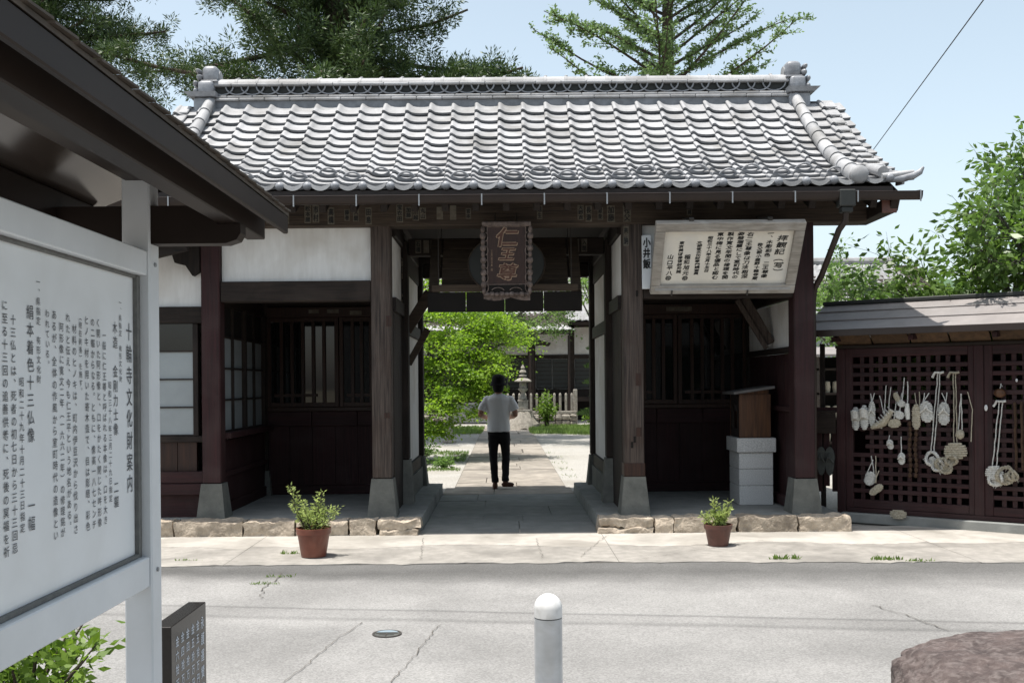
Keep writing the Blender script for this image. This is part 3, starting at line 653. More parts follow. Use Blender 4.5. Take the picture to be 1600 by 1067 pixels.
def tile_matrix(x, r, sgn=-1, jit=True):
    da, db = d0 + r * step, d0 + (r + 1) * step
    ya, za = YR + sgn * da, roofz(da) + lift(x) * (da / 2.4) ** 3; yb, zb = YR + sgn * db, roofz(db) + lift(x) * (db / 2.4) ** 3
    fwd = Vector((0, yb - ya, zb - za)).normalized()
    right = Vector((1, 0, 0)) if sgn < 0 else Vector((-1, 0, 0))
    up = right.cross(fwd); up = up if up.z > 0 else -up
    if jit: right = (right + up * random.uniform(-.014, .014)).normalized(); fwd = (fwd + right * random.uniform(-.02, .02) + up * random.uniform(-.014, .014)).normalized()
    o = Vector((x, yb, zb)) - fwd * TL + (up * random.uniform(-.002, .003) if jit else Vector())
    Mx = Matrix(((right.x, fwd.x, up.x, o.x), (right.y, fwd.y, up.y, o.y), (right.z, fwd.z, up.z, o.z), (0, 0, 0, 1)))
    return Mx
goff = Matrix.Translation(-worldloc(gate)[0])
HX = [3.545 - .2964 * k - .035 for k in range(-2, 27)]     # tile left edges, right to left
cols = HX[2:]
far = MB()
tg = tile_geo()
def far_tile(Mx): far.add([Mx @ Vector(p) for p in tg.v], tg.f)
for r in range(NR):
    for x in HX:
        if r >= 2 and x < 3.6:
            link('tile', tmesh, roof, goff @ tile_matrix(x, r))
        else: far_tile(tile_matrix(x, r))
for r in range(NR):
    for k in range(29): far_tile(tile_matrix(GX + 4.2 - k * .2964, r, 1, False))
fo = far.build('upper_tiles', M['tile'], roof, smooth=50); fo['kind'] = 'stuff'; lip_shade_mat(fo.data)
# eave ends: ball pendants and curved aprons
em = MB()
em.ball((0, 0, 0), (.049, .045, .049), 14, 8)
ap = MB(); n = 9
pts = [(.062 + (.2964 - .082) * i / (n - 1), math.sin(math.pi * i / (n - 1))) for i in range(n)]
ap.add([(x, -.010, .036 - .034 * s) for x, s in pts] + [(x, -.014, .010 - .058 * s ** .7) for x, s in pts] + [(x, .03, .012 - .055 * s ** .7) for x, s in pts],
       [(i, i + 1, n + i + 1, n + i) for i in range(n - 1)] + [(n + i, n + i + 1, 2 * n + i + 1, 2 * n + i) for i in range(n - 1)])
eb, ea = em.mesh('eave_pendant', M['ornament'], None, 60), ap.mesh('eave_apron', M['tile'], None, 60)
for x in HX:
    db = d1; z = roofz(db) + lift(x)
    base = Vector((x, YR - db - .012, z + .03))
    link('eave_pendant', eb, roof, goff @ Matrix.Translation(base + Vector((.040, 0, .026 + random.uniform(-.003, .003)))))
    link('eave_apron', ea, roof, goff @ Matrix.Translation(base + Vector((.012, 0, .022))))
# snow-guard loops on two courses
sg = MB(); A = [(-.095 + .19 * i / 12, .012 + .055 * math.sin(math.pi * i / 12) ** .75) for i in range(13)]
sg.tube([(x, 0, z) for x, z in A], .012, 6)
B = [(-.095 + .19 * i / 12, .012 - .022 * math.sin(math.pi * i / 12)) for i in range(13)]
sg.tube([(x, .002, z) for x, z in B], .011, 6)
sgm = sg.mesh('snow_guard', M['tile_dark'], None, 60)
for i, x in enumerate(HX[2:]):
    r = 10 if i % 2 == 0 else 9
    Mx = tile_matrix(x, r, -1, False)
    link('snow_guard', sgm, roof, goff @ Mx @ Matrix.Translation((.175, TL - .012, .058)))
# ridge
RL, RRt = -3.74, 3.76
rd = MB().box(RL, RRt, YR - .125, YR + .125, 5.15, 5.36).build('ridge_base', M['tile_dark'], roof)
def course(z0, z1, half, name, seg=.30, ph=0.0, mat='tile'):
    x = RL - ph
    while x < RRt:
        a, b = max(RL, x), min(RRt, x + seg)
        if b - a > .03:
            MB().box(a + .0015, b - .0015, YR - half + random.uniform(-.003, .003), YR + half, z0, z1 + random.uniform(-.002, .002), .008).build(name, M[mat], roof)
        x += seg
course(5.362, 5.395, .155, 'ridge_tile', .33); course(5.397, 5.430, .145, 'ridge_tile', .33, .16)
MB().box(RL, RRt, YR - .095, YR + .095, 5.43, 5.552).build('ridge_core', M['slate'], roof)
arc = MB(); arc.tube([(.148 * math.cos(t), 0, .110 * math.sin(t)) for t in np.linspace(math.pi, 2 * math.pi, 15)], .0115, 6)
am = arc.mesh('ridge_ring', M['ornament'], None, 60)
x = RL + .1; q = 0
while x < RRt - .05:
    link('ridge_ring', am, roof, goff @ Matrix.Translation((x, YR - .118 - (q % 2) * .008, 5.555))); x += .2; q += 1
course(5.553, 5.585, .15, 'ridge_tile', .33, .1)
capm = MB(); n = 9
P = [(-.135 * math.cos(math.pi * i / (n - 1)), .088 * math.sin(math.pi * i / (n - 1))) for i in range(n)]
capm.add([(0, a, b) for a, b in P] + [(.268, a * .99, b * .99) for a, b in P], [(i, n + i, n + i + 1, i + 1) for i in range(n - 1)])
capm.add([(0, a * 1.03, b * 1.08) for a, b in P] + [(.035, a * 1.03, b * 1.08) for a, b in P], [(i, n + i, n + i + 1, i + 1) for i in range(n - 1)])
capm.add([(0, a * 1.03, b * 1.08) for a, b in P], [tuple(range(n))]); capm.add([(.035, a * 1.03, b * 1.08) for a, b in P], [tuple(range(n - 1, -1, -1))])
capm.box(.010, .05, -.03, .03, .085, .108, .005)
cm = capm.mesh('ridge_cap', M['tile'], None, 50)
x = RL
while x < RRt - .2:
    link('ridge_cap', cm, roof, goff @ Matrix.Translation((x, YR, 5.587))); x += .2685
# ridge-end ornaments
for sx in (-1, 1):
    ex = RL if sx < 0 else RRt
    def sxp(a): return ex + sx * a
    o = MB().box(sxp(-.02), sxp(.25), YR - .20, YR + .20, 5.12, 5.40, .02).build('ridge_end', M['ornament'], roof)
    pl = MB(); pl.add([(sxp(-.05), YR - .24, 5.40), (sxp(.30), YR - .24, 5.40), (sxp(.30), YR + .24, 5.40), (sxp(-.05), YR + .24, 5.40), (sxp(-.06), YR - .27, 5.455), (sxp(.36), YR - .27, 5.455), (sxp(.36), YR + .27, 5.455), (sxp(-.06), YR + .27, 5.455)],
        [(3, 2, 1, 0), (4, 5, 6, 7), (0, 1, 5, 4), (1, 2, 6, 5), (2, 3, 7, 6), (3, 0, 4, 7)])
    if sx < 0: pl.f = [tuple(reversed(f)) for f in pl.f]
    pl.build('ornament_plinth', M['ornament'], roof)
    def lobe(x0, x1, z0, z1, hy, bul=.05):
        g = gridbox(min(sxp(x0), sxp(x1)), max(sxp(x0), sxp(x1)), YR - hy, YR + hy, z0, z1, 5, 6, 5, rnd=bul); return g
    g = lobe(-.01, .205, 5.455, 5.625, .19, .045); g.build('ornament_lobe', M['ornament'], roof, smooth=70)
    g = lobe(-.05, .155, 5.615, 5.83, .155, .062); g.build('ornament_lobe', M['ornament'], roof, smooth=70)
    MB().box(min(sxp(-.055), sxp(.16)), max(sxp(-.055), sxp(.16)), YR - .165, YR + .165, 5.61, 5.63, .008).build('ornament_band', M['ornament'], roof)
    c = MB()
    for (a, z, r) in ((.235, 5.50, .045), (.24, 5.60, .04), (.19, 5.68, .045), (.205, 5.76, .035)): c.ball((sxp(a), YR - .06, z), (r, .13, r), 10, 8)
    c.build('ornament_curl', M['ornament'], roof, smooth=80)
    d = MB(); d.tube([(sxp(-.06), YR, 5.70), (sxp(0), YR, 5.70)], .085, 16); d.build('ridge_disc', M['tile'], roof, smooth=40)
    # descending ridge: overlapping half-round tiles, ball end
    X = 3.82 if sx > 0 else -3.78
    ds = np.linspace(.16, 2.40, 11)
    for a, b in zip(ds[:-1], ds[1:]):
        pa, pb = Vector((X, YR - a, roofz(a) + .115)), Vector((X, YR - b - .02, roofz(b + .02) + .115 + lift(X) * .4))
        MB().tube([pa, pb], [.062 + .010 * a, .072 + .010 * a], 14, True).build('descending_ridge_tile', M['tile'], roof, smooth=40)
    MB().ball((X, YR - 2.46, roofz(2.44) + .135), (.100, .050, .100), 18, 10).build('descending_ridge_end', M['tile'], roof, smooth=80)
    MB().tube([(X, YR + .16, roofz(.16) + .135), (X, YR + 1.2, roofz(1.2) + .135), (X, YR + 2.4, roofz(2.4) + .135)], .09, 12).build('rear_descending_ridge', M['tile'], roof, smooth=40)
    # verge tiles
    for r in range(NR):
        da, db = d0 + r * step, d0 + (r + 1.12) * step
        a = (GX + sx * 4.235, YR - da, roofz(da) + .03 + lift(4.2) * (da / 2.4) ** 3); b = (GX + sx * 4.235, YR - db, roofz(db) + .062 + lift(4.2) * (db / 2.4) ** 3)
        MB().bar((a[0] - sx * .07, a[1], a[2] + .01), (b[0] - sx * .07, b[1], b[2] + .022), .19, .028, .008).build('verge_tile', M['tile'], roof)
        MB().bar((a[0] + sx * .012, a[1], a[2] - .05), (b[0] + sx * .012, b[1], b[2] - .032), .026, .10, .006).build('verge_flange', M['tile'], roof)
    # small lower verge ridge and upturned corner
    MB().tube([(GX + sx * 4.05, YR - 2.0, roofz(2.0) + .10), (GX + sx * 4.06, YR - 2.38, roofz(2.38) + .15)], [.05, .062], 12).build('corner_roll', M['tile'], roof, smooth=40)
    hp = [(GX + sx * 4.10, YR - 2.44, 3.80), (GX + sx * 4.24, YR - 2.46, 3.808), (GX + sx * 4.35, YR - 2.47, 3.835), (GX + sx * 4.42, YR - 2.47, 3.875), (GX + sx * 4.455, YR - 2.47, 3.925)]
    MB().tube(hp, [.030, .033, .032, .028, .012], 12, True, 1.15).build('corner_horn', M['ornament'], roof, smooth=60)
    MB().tube([(GX + sx * 4.02, YR - 2.45, 3.835), (GX + sx * 4.36, YR - 2.45, 3.875)], [.032, .028], 10).build('corner_roll', M['tile'], roof, smooth=60)
# gutter, hangers, downpipe
GYc, GZ = 10.60, 3.655
m = MB(); n = 9
P = [(-.055 * math.cos(math.pi * i / (n - 1)), -.085 * math.sin(math.pi * i / (n - 1)) ** .8) for i in range(n)]
P2 = [(a * .93, b * .95 + .0) for a, b in P]
xa, xb = -4.35, 4.46
m.add([(xa, GYc + a, GZ + b) for a, b in P] + [(xb, GYc + a, GZ + b) for a, b in P], [(i, i + 1, n + i + 1, n + i) for i in range(n - 1)])
m.add([(xa, GYc + a, GZ + b) for a, b in P2] + [(xb, GYc + a, GZ + b) for a, b in P2], [(i, n + i, n + i + 1, i + 1) for i in range(n - 1)])
for x, fl in ((xa, 1), (xb, -1)): m.add([(x, GYc + a, GZ + b) for a, b in P], [tuple(range(n))[::fl]])
m.tube([(xa, GYc - .055, GZ), (xb, GYc - .055, GZ)], .006, 6); m.tube([(xa, GYc + .055, GZ), (xb, GYc + .055, GZ)], .006, 6)
m.build('gutter', M['gutter'], gate, smooth=40)
for q in range(14):
    x = -4.2 + q * .664
    h = MB(); h.bar((x, GYc - .062, GZ + .008), (x, GYc - .060, GZ - .11), .014, .003, 0, (0, 1, 0)); h.bar((x, GYc - .06, GZ + .01), (x, YR - 2.40, GZ + .03), .014, .004)
    h.build('gutter_hanger', M['galv'], gate)
xd = 3.66
m = MB(); m.box(xd - .085, xd + .085, GYc - .07, GYc + .07, 3.50, 3.68, .01); m.box(xd - .06, xd + .06, GYc - .05, GYc + .05, 3.44, 3.498, .008); m.build('rain_head', M['slate'], gate)
MB().tube([(xd, GYc, 3.45), (xd, GYc + .01, 3.36), (xd - .05, GYc + .08, 3.27), (3.56, 11.12, 2.83), (3.53, 11.28, 2.70), (3.53, 11.34, 2.55), (3.53, 11.34, .2)], .034, 10).build('downpipe', M['gutter'], gate, smooth=50)
# votive paper slips pasted on the beams
def slip(x, y, z, w, h, txt, mat='paper', ink='ink', rz=0.0, horiz=False):
    m = MB(); m.add([(x - w / 2, y, z - h / 2), (x + w / 2, y, z - h / 2), (x + w / 2, y, z + h / 2), (x - w / 2, y, z + h / 2)], [(0, 1, 2, 3)])
    o = m.build('paper_slip', M[mat], gate)
    if txt:
        t = MB(); put_col(t, txt, x, z + h * .46, z - h * .46, w * .80, lambda u, v: (u, y - .002, v), .95, 0, 0, .002)
        t.build('lettering', M[ink], o)['kind'] = 'stuff'
    return o
sp = [(-2.60, .10, .16, 0), (-2.42, .06, .17, 1), (-2.18, .075, .20, 8), (-2.09, .075, .20, 3), (-1.92, .075, .19, 11), (-1.74, .06, .13, 4), (-1.64, .065, .14, 5), (-1.50, .07, .19, 6),
      (-1.15, .075, .21, 2), (-1.05, .07, .13, 9), (-.97, .07, .13, 12), (-.89, .07, .13, 13), (-.70, .07, .14, -1), (-.55, .07, .16, -1), (-.38, .06, .12, 14), (.42, .06, .15, 15), (.88, .07, .17, 10), (.97, .07, .18, 16), (1.10, .06, .14, 17), (1.22, .09, .19, 9), (1.40, .09, .19, 18), (2.10, .06, .12, 19)]
for x, w, h, t in sp: slip(x, 11.1675, 3.565 + random.uniform(-.02, .015), w, h, SLIPS[t] if t >= 0 else None)
for x, t in ((-1.05, 7), (-.95, -1), (-.86, 4), (.92, -1), (1.02, 5)): slip(x, 12.4165, 3.37, .07, .16, SLIPS[t] if t >= 0 else None)
for x, z, w, h, t in ((-2.62, 2.66, .14, .05, 4), (-2.36, 2.66, .16, .05, 6), (-2.05, 2.635, .16, .06, 10), (2.35, 2.65, .35, .06, 8)):
    slip(GX + x, 13.545, z, w, h, None)
slip(1.39, 11.197, 3.30, .06, .22, '奉納', 'paper'); 
for z, t in ((3.12, '入間川越'), (2.65, '小金井飯')):
    slip(-1.285 + .012, 12.397, z, .075, .34, t, 'dark', 'paper')
# white name board by the right post
nb = thing('name_board', (1.60, 11.15, 2.55), 'narrow white board with black brush name beside the right inner post', 'sign')
MB().box(1.56, 1.665, 11.14, 11.17, 2.70, 3.30, .004).build('board', M['signpaint'], nb)
t = MB(); put_col(t, '小井飯', 1.612, 3.28, 2.92, .085, lambda u, v: (u, 11.1365, v), .95, 0, .05, .0035); t.build('lettering', M['ink'], nb)['kind'] = 'stuff'
# carved plaque
pq = thing('carved_plaque', (GX, 11.0, 2.62), 'carved wooden name plaque with gilt characters hanging over the passage', 'plaque')
a_ = R(-14)
PM = Matrix.Translation((.045, 11.02, 3.08)) @ Matrix.Rotation(R(13), 4, 'X')
def pl(u, v, d=0.0): return PM @ Vector((u, -d, v))
m = MB(); m.box(-.215, .215, -.02, .02, -.33, .31, .004, PM); m.build('board', M['plaque'], pq)
for (a, b, c2, d2) in ((-.215, -.207, -.33, .31), (.207, .215, -.33, .31), (-.215, .215, -.33, -.322), (-.215, .215, .302, .31)):
    MB().box(a, b, -.027, -.0205, c2, d2, 0, PM).build('inner_trim', M['carving'], pq)
m = MB(); m.box(-.27, .27, -.05, .02, .312, .365, .01, PM); m.build('top_moulding', M['carving'], pq)
def scroll_edge(p0, p1, nb_, r):
    m = MB(); p0 = Vector(p0); p1 = Vector(p1)
    for i in range(nb_):
        t = (i + .5) / nb_; c = p0.lerp(p1, t); rr = r * (1.15 if i % 2 else .8)
        L_ = (p1 - p0).length / nb_ * .62
        if abs(p1.x - p0.x) > abs(p1.y - p0.y): ext = (L_, rr)
        else: ext = (rr, L_)
        b = MB().ball((0, 0, 0), (ext[0], .035, ext[1]), 10, 6)
        m.add([pl(c.x + p[0], c.y + p[2], .02 + p[1]) for p in b.v], b.f)
    return m
for pts, nn, r in (((-.262, .33), (-.262, -.42), 11, .030), ((.262, .33), (.262, -.42), 11, .030), ((-.26, -.42), (.26, -.42), 9, .028)) if False else ():
    pass
for p0, p1, nn, r in (((-.262, .31), (-.255, -.43), 11, .030), ((.262, .31), (.255, -.43), 11, .030), ((-.25, -.435), (.25, -.435), 9, .026)):
    scroll_edge(p0, p1, nn, r).build('carved_edge', M['carving'], pq, smooth=80)
for s_ in (-1, 1):
    m = MB(); m.box(s_ * .217, s_ * .245, -.02, .01, -.42, .31, .003, PM); m.build('frame_rail', M['dark'], pq)
    for z in (.2, .05, -.1, -.25, -.36):
        c = MB(); c.tube([pl(s_ * (.235 - .03 * math.sin(t)), z + .05 * math.cos(t), .03) for t in np.linspace(.2, 3.0, 8)], .006, 5); c.build('carved_tendril', M['carving'], pq)
MB().box(-.24, .24, -.02, .012, -.42, -.332, .003, PM).build('frame_rail', M['dark'], pq)
for s_ in (-.1, .1):
    c = MB(); c.tube([pl(s_ + .07 * math.cos(t), -.40 + .04 * math.sin(t), .03) for t in np.linspace(.2, 2.9, 8)], .006, 5); c.build('carved_tendril', M['carving'], pq)
wv = [(-.26 + .52 * i / 24, -.475 - .035 * abs(math.sin(i / 24 * math.pi * 1.5 + .4))) for i in range(25)]
m = MB(); m.add([pl(x, -.44, .005) for x, z in wv] + [pl(x, z, .008) for x, z in wv], [(i, 25 + i, 26 + i, i + 1) for i in range(24)])
m.add([pl(x, -.44, -.012) for x, z in wv] + [pl(x, z, -.012) for x, z in wv], [(i, i + 1, 26 + i, 25 + i) for i in range(24)]); m.add([pl(x, z, .008) for x, z in wv] + [pl(x, z, -.012) for x, z in wv], [(i, 25 + i, 26 + i, i + 1) for i in range(24)])
m.build('carved_apron', M['carving'], pq)
for ch, z, w in (('仁', .195, .25), ('王', 0.01, .17), ('尊', -.185, .22)):
    for k_, (mt, sc_, dd) in enumerate((('gilt', 1.0, .026),)):
        t = MB(); vs, fs = GL[ch]
        for ig, (ox, oz) in enumerate(((0, 0), (.013, .005), (-.013, -.005), (.005, -.012), (-.006, .012), (.010, -.009), (-.010, .009))):
            t.add([pl(.01 + x * w + ox + y * .04, z + y * w * .86 + oz, dd + .0003 * ig) for x, y in vs], fs)
        t.build('gilt_character', M[mt], pq)
        t = MB(); [t.add([pl(.01 + x * w + y * .04 + ox, z + y * w * .86 + oz, dd + .003 + .0006 * ii) for x, y in vs], fs) for ii, (ox, oz) in enumerate(((.004, .001), (-.004, -.001), (0, .004)))]; t.build('character_face', M['vermil'], pq)
t = MB(); put_col(t, '三月吉日奉納', -.165, .06, -.18, .022, lambda u, v: pl(u, v, .025)); t.build('side_lettering', M['gilt'], pq)['kind'] = 'stuff'
for q in (-.12, .12): MB().tube([pl(q, .36, 0), (.04 + q, 11.16, 3.56)], .006, 6).build('hanger', M['iron'], pq)
# round board behind the plaque
rb = thing('round_board', (GX, 11.5, 2.7), 'large grey rounded board hanging behind the carved plaque', 'board')
def eggp(t): return (.045 + .44 * math.cos(t), 3.06 + (.33 if math.sin(t) > 0 else .36) * math.sin(t))
m = MB(); m.prism([eggp(2 * math.pi * i / 40) for i in range(40)], 11.62, 11.645, 'y'); m.build('board', M['slate'], rb)
m = MB(); m.tube([(eggp(t)[0] * 1.02, 11.61, eggp(t)[1] - .01) for t in np.linspace(0, 2 * math.pi, 48)], .006, 6); m.build('rope_rim', M['beam'], rb)
# slung plank panel
hp_ = thing('plank_panel', (GX, 12.0, 2.5), 'wide dark plank panel slung under the gate ceiling behind the round board', 'panel')
A0, A1 = Vector((0, 12.32, 3.44)), Vector((0, 11.72, 2.74))
for i in range(5):
    t0, t1 = i / 5, (i + 1) / 5 - .012
    p, q = A0.lerp(A1, t0), A0.lerp(A1, t1)
    MB().bar((GX - .02, p.y, p.z), (GX - .02, q.y, q.z), 1.50, .02, .003, (0, -.76, .65)).build('plank', M['old_plank'], hp_)
for xx in (-.86, .82):
    MB().bar((GX + xx, A0.y, A0.z), (GX + xx, A1.y, A1.z), .12, .05, .006, (0, -.76, .65)).build('stile', M['old_plank'], hp_)
MB().box(GX - .88, GX + .84, 11.66, 11.715, 2.735, 2.82, .006).build('bottom_rail', M['old_plank'], hp_)
for q in range(4):
    x0 = GX - .93 + q * .455
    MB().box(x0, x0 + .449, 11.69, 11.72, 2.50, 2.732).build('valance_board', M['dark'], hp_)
for xx in (-.8, .76):
    MB().tube([(GX + xx, A0.y, A0.z), (GX + xx, 12.40, 3.70)], .005, 6).build('hanger', M['iron'], hp_)
    MB().tube([(GX + xx, 11.70, 2.8), (GX + xx, 11.70, 3.70)], .004, 6).build('hanger', M['iron'], hp_)
# stay planks leaning out of the left passage wall
st = thing('leaning_plank', (-1.2, 12.9, 2.2), 'upper dark plank slanting out from the left passage wall', 'plank')
MB().bar((-1.24, 12.75, 2.34), (-.93, 12.75, 2.83), .14, .05, .006, (0, 1, 0)).build('plank', M['beam'], st)
st = thing('leaning_plank', (-1.2, 13.1, 1.9), 'lower dark plank slanting out from the left passage wall', 'plank')
MB().bar((-1.25, 13.1, 1.92), (-.99, 13.1, 2.38), .085, .05, .006, (0, 1, 0)).build('plank', M['beam'], st)
st = thing('leaning_brace', (3.2, 12.4, 2.0), 'weathered double brace leaning by the plaster piece in the right bay', 'brace')
MB().bar((2.98, 12.3, 2.68), (3.30, 12.3, 2.12), .11, .05, .006, (0, 1, 0)).build('plank', M['wood_grey'], st)
MB().bar((2.88, 12.26, 2.66), (3.24, 12.26, 2.06), .06, .04, .006, (0, 1, 0)).build('plank', M['wood_grey'], st)
# notice board
nt_ = thing('notice_board', (2.45, 11.0, 2.6), 'grey framed cream notice board with brush writing, tilted forward above the right bay', 'sign')
T0 = Vector((2.44, 10.63, 3.37)); T1 = Vector((2.44, 11.13, 2.66)); dv = (T0 - T1); Hn = dv.length; dv.normalize(); nrm = Vector((0, -dv.z, dv.y)); Wn = 1.60
NM = Matrix(((1, 0, 0, T1.x), (0, -nrm.y, dv.y, T1.y), (0, -nrm.z, dv.z, T1.z), (0, 0, 0, 1)))
def nb_box(x0, x1, y0, y1, z0, z1, name, mat, c=.006): return MB().box(x0, x1, y0, y1, z0, z1, c, NM).build(name, mat, nt_)
fw = .105
nb_box(-Wn / 2 + fw, Wn / 2 - fw, 0, .02, fw, Hn - fw, 'panel', M['notice_panel'], 0)
nb_box(-Wn / 2, Wn / 2, -.05, .03, 0, fw - .001, 'frame_rail', M['notice_frame']); nb_box(-Wn / 2, Wn / 2, -.05, .03, Hn - fw + .001, Hn, 'frame_rail', M['notice_frame'])
nb_box(-Wn / 2, -Wn / 2 + fw - .001, -.048, .028, fw, Hn - fw, 'frame_rail', M['notice_frame']); nb_box(Wn / 2 - fw + .001, Wn / 2, -.048, .028, fw, Hn - fw, 'frame_rail', M['notice_frame'])
nb_box(-Wn / 2 + .05, Wn / 2 - .05, -.055, -.0505, fw * .45, fw * .75, 'ledge', M['galv'], .001)
for xx in (-.42, .42):
    nb_box(xx - .025, xx + .025, .0, .03, Hn, Hn + .03, 'lug', M['iron'], 0); nb_box(xx - .15, xx - .135, -.065, .05, -.012, .05, 'hook', M['iron'], 0)
t = MB(); pw, ph_ = Wn - 2 * fw, Hn - 2 * fw
for txt, u, v1, v0, k_ in NOTICE_COLS:
    fn = lambda a, b: NM @ Vector((-pw / 2 + a, -.002, fw + b))
    put_col(t, txt, u * pw, v1 * ph_, v0 * ph_, .072 * k_ if k_ < 1.1 else .115, fn, .92, .10, .10, .0018)
t.build('lettering', M['ink'], nt_)['kind'] = 'stuff'
for q in (-.42, .42): MB().tube([tuple(NM @ Vector((q, .02, Hn + .01))), (2.44 + q, 11.2, 3.5)], .008, 6).build('hanger', M['iron'], nt_)

# ------------------------------------------------------------------ annex left of the gate
an = thing('gate_annex', (-5.0, 12.2, 0), 'low plastered annex with frosted window joined to the left end of the gate', 'building')
AY = 11.33
def ab(name, x0, x1, y0, y1, z0, z1, mat, c=.006, par=None): return MB().box(x0, x1, y0, y1, z0, z1, c).build(name, mat, par or an)
ab('plaster_wall', -6.6, -3.405, AY, AY + .08, 2.56, 3.3, M['plaster'], 0)
ab('beam', -6.6, -3.40, AY - .05, AY + .1, 2.37, 2.558, M['wood_h'])
ab('beam', -6.6, -3.40, AY - .03, AY + .1, 1.02, 1.09, M['wood_h'])
ab('beam', -6.6, -3.40, AY - .07, AY + .1, .56, .69, M['red_h'])
ab('beam', -6.6, -3.40, AY - .09, AY + .1, .43, .555, M['red_h'])
for q in range(4): ab('base_board', -6.6 + q * .8, -6.6 + (q + 1) * .8 - .006, AY - .02, AY + .06, .172, .428, M['red_h'], 0)
for q in range(14):
    x = -6.6 + q * .222
    ab('wall_board', x, x + .215, AY, AY + .04, .692, 1.018, M['brown_v'], 0)
w = ab('window', -6.58, -6.52, AY - .02, AY + .06, 1.092, 2.368, M['wood_v'], 0)
for x in (-5.6, -4.55, -3.50): ab('stile', x - .03, x + .03, AY - .02, AY + .06, 1.092, 2.368, M['wood_v'], .004, w)
for a, b in ((-6.52, -5.63), (-5.57, -4.58), (-4.52, -3.53)):
    for q in range(4):
        z0 = 1.10 + q * .318
        ab('pane', a + .002, b - .002, AY + .01, AY + .018, z0 + .008, z0 + .312, M['shoji'] if q < 3 else M['glass'], 0, w)
        ab('glazing_bar', a + .001, b - .001, AY - .008, AY + .03, z0 - .008, z0 + .0075, M['wood_v'], 0, w)
ab('rear_wall', -6.6, -3.4, 14.3, 14.4, .17, 2.6, M['plaster'], 0)
ab('end_wall', -6.62, -6.601, AY, 14.4, .17, 2.6, M['plaster'], 0)
MB().prism([(-3.40, 3.28), (-3.40, 3.40), (-7.1, 2.52), (-7.1, 2.42)], 10.75, 14.7, 'y').build('annex_roof', M['tile_dark'], an)
MB().bar((-3.45, 10.9, 3.2), (-6.9, 10.9, 2.38), .08, .12, .006).build('eave_beam', M['wood_h'], an)
MB().prism([(-3.42, 2.95), (-3.42, 3.26), (-3.75, 3.2), (-3.70, 3.05), (-3.58, 3.02), (-3.5, 2.9)], 11.23, 11.32, 'y').build('bracket', M['wood_v'], an)
ab('corner_stone', -6.7, -6.45, 11.2, 11.45, .168, .42, M['stone_base'], .01)
# ------------------------------------------------------------------ granite plinth and wooden box
gp_ = thing('granite_plinth', (3.05, 12.3, .17), 'stacked pale granite plinth under the wooden box in the right bay', 'plinth')
for i, (z0, z1, e) in enumerate(((.168, .398, 0), (.401, .60, 0), (.603, .80, 0), (.803, .975, .03))):
    MB().box(2.83 - e, 3.24 + e, 12.0 - e, 12.52 + e, z0, z1, .007).build('granite_block', M['granite'], gp_)
bx_ = thing('offering_box', (3.05, 12.25, .978), 'small roofed wooden box standing on the granite plinth', 'box')
b0 = (2.84, 3.22, 12.02, 12.50)
MB().box(b0[0], b0[1], b0[2], b0[2] + .025, .978, 1.50).build('front_board', M['boxwood'], bx_)
MB().box(b0[0], b0[1], b0[3] - .025, b0[3], .978, 1.50).build('rear_board', M['boxwood'], bx_)
MB().box(b0[1] - .025, b0[1] - .001, b0[2] + .026, b0[3] - .026, .978, 1.50).build('side_board', M['boxwood'], bx_)
for y0, y1, z0, z1 in ((b0[2] + .026, b0[2] + .12, .978, 1.5), (b0[3] - .12, b0[3] - .026, .978, 1.5), (b0[2] + .121, b0[3] - .121, .978, 1.08), (b0[2] + .121, b0[3] - .121, 1.38, 1.5)):
    MB().box(b0[0] + .001, b0[0] + .025, y0, y1, z0, z1).build('side_board', M['wood_v'], bx_)
m = MB(); m.tube([(b0[0] - .005, 12.15 + .11 * (1 - math.cos(t)), 1.30 + .09 * math.sin(t)) for t in np.linspace(0, math.pi, 10)], .018, 6); m.build('arched_trim', M['wood_v'], bx_)
MB().ball((b0[0] + .05, 12.2, 1.10), .03, 8, 6).build('offering', M['cap'], bx_)
MB().prism([(2.76, 1.50), (2.76, 1.53), (3.25, 1.60), (3.25, 1.57)], 11.94, 12.58, 'y').build('roof_board', M['boxroof'], bx_)
MB().prism([(b0[0], 1.502), (3.20, 1.502), (3.20, 1.560), (b0[0] + .06, 1.541)], 12.03, 12.49, 'y').build('roof_fill', M['boxwood'], bx_)

# ------------------------------------------------------------------ lattice shed (turned towards the street)
SR = math.atan2(-1.1, 1.51)
SO = (4.05, 11.75, 0)
shed = thing('lattice_shed', SO, 'red-brown lattice fronted shed with grey sheet roof right of the gate', 'shed', None, SR)
def sb(name, x0, x1, y0, y1, z0, z1, mat, c=.005, par=None): return MB().box(x0, x1, y0, y1, z0, z1, c).build(name, mat, par or shed, None, True)
SE = 3.6
sb('sill', -.05, SE, -.12, .12, 0, .115, M['plat'], .01)
sb('bottom_rail', .0, SE, -.05, .05, .117, .17, M['red_h'])
for x in (-.06, 1.435, 2.93, SE - .05): sb('post', x - .05, x + .05, -.05, .05, .171 if x > 0 else .0, 2.03, M['red_v'])
sb('head_beam', -.12, SE, -.055, .055, 2.032, 2.068, M['wood_h'])
sb('eave_beam', -.30, SE, -.27, -.21, 2.185, 2.222, M['red_h'])
for q in range(9):
    x = -.10 + q * .42
    m = MB(); m.add([(x, -.02, 2.070), (x + .40, -.02, 2.070), (x + .40, -.205, 2.20), (x, -.205, 2.20), (x, -.02, 2.10), (x + .40, -.02, 2.10), (x + .40, -.205, 2.225), (x, -.205, 2.225)],
                    [(0, 1, 2, 3), (4, 7, 6, 5), (0, 4, 5, 1), (3, 2, 6, 7), (0, 3, 7, 4), (1, 5, 6, 2)])
    m.build('soffit_board', M['soffit_board'], shed, None, True)
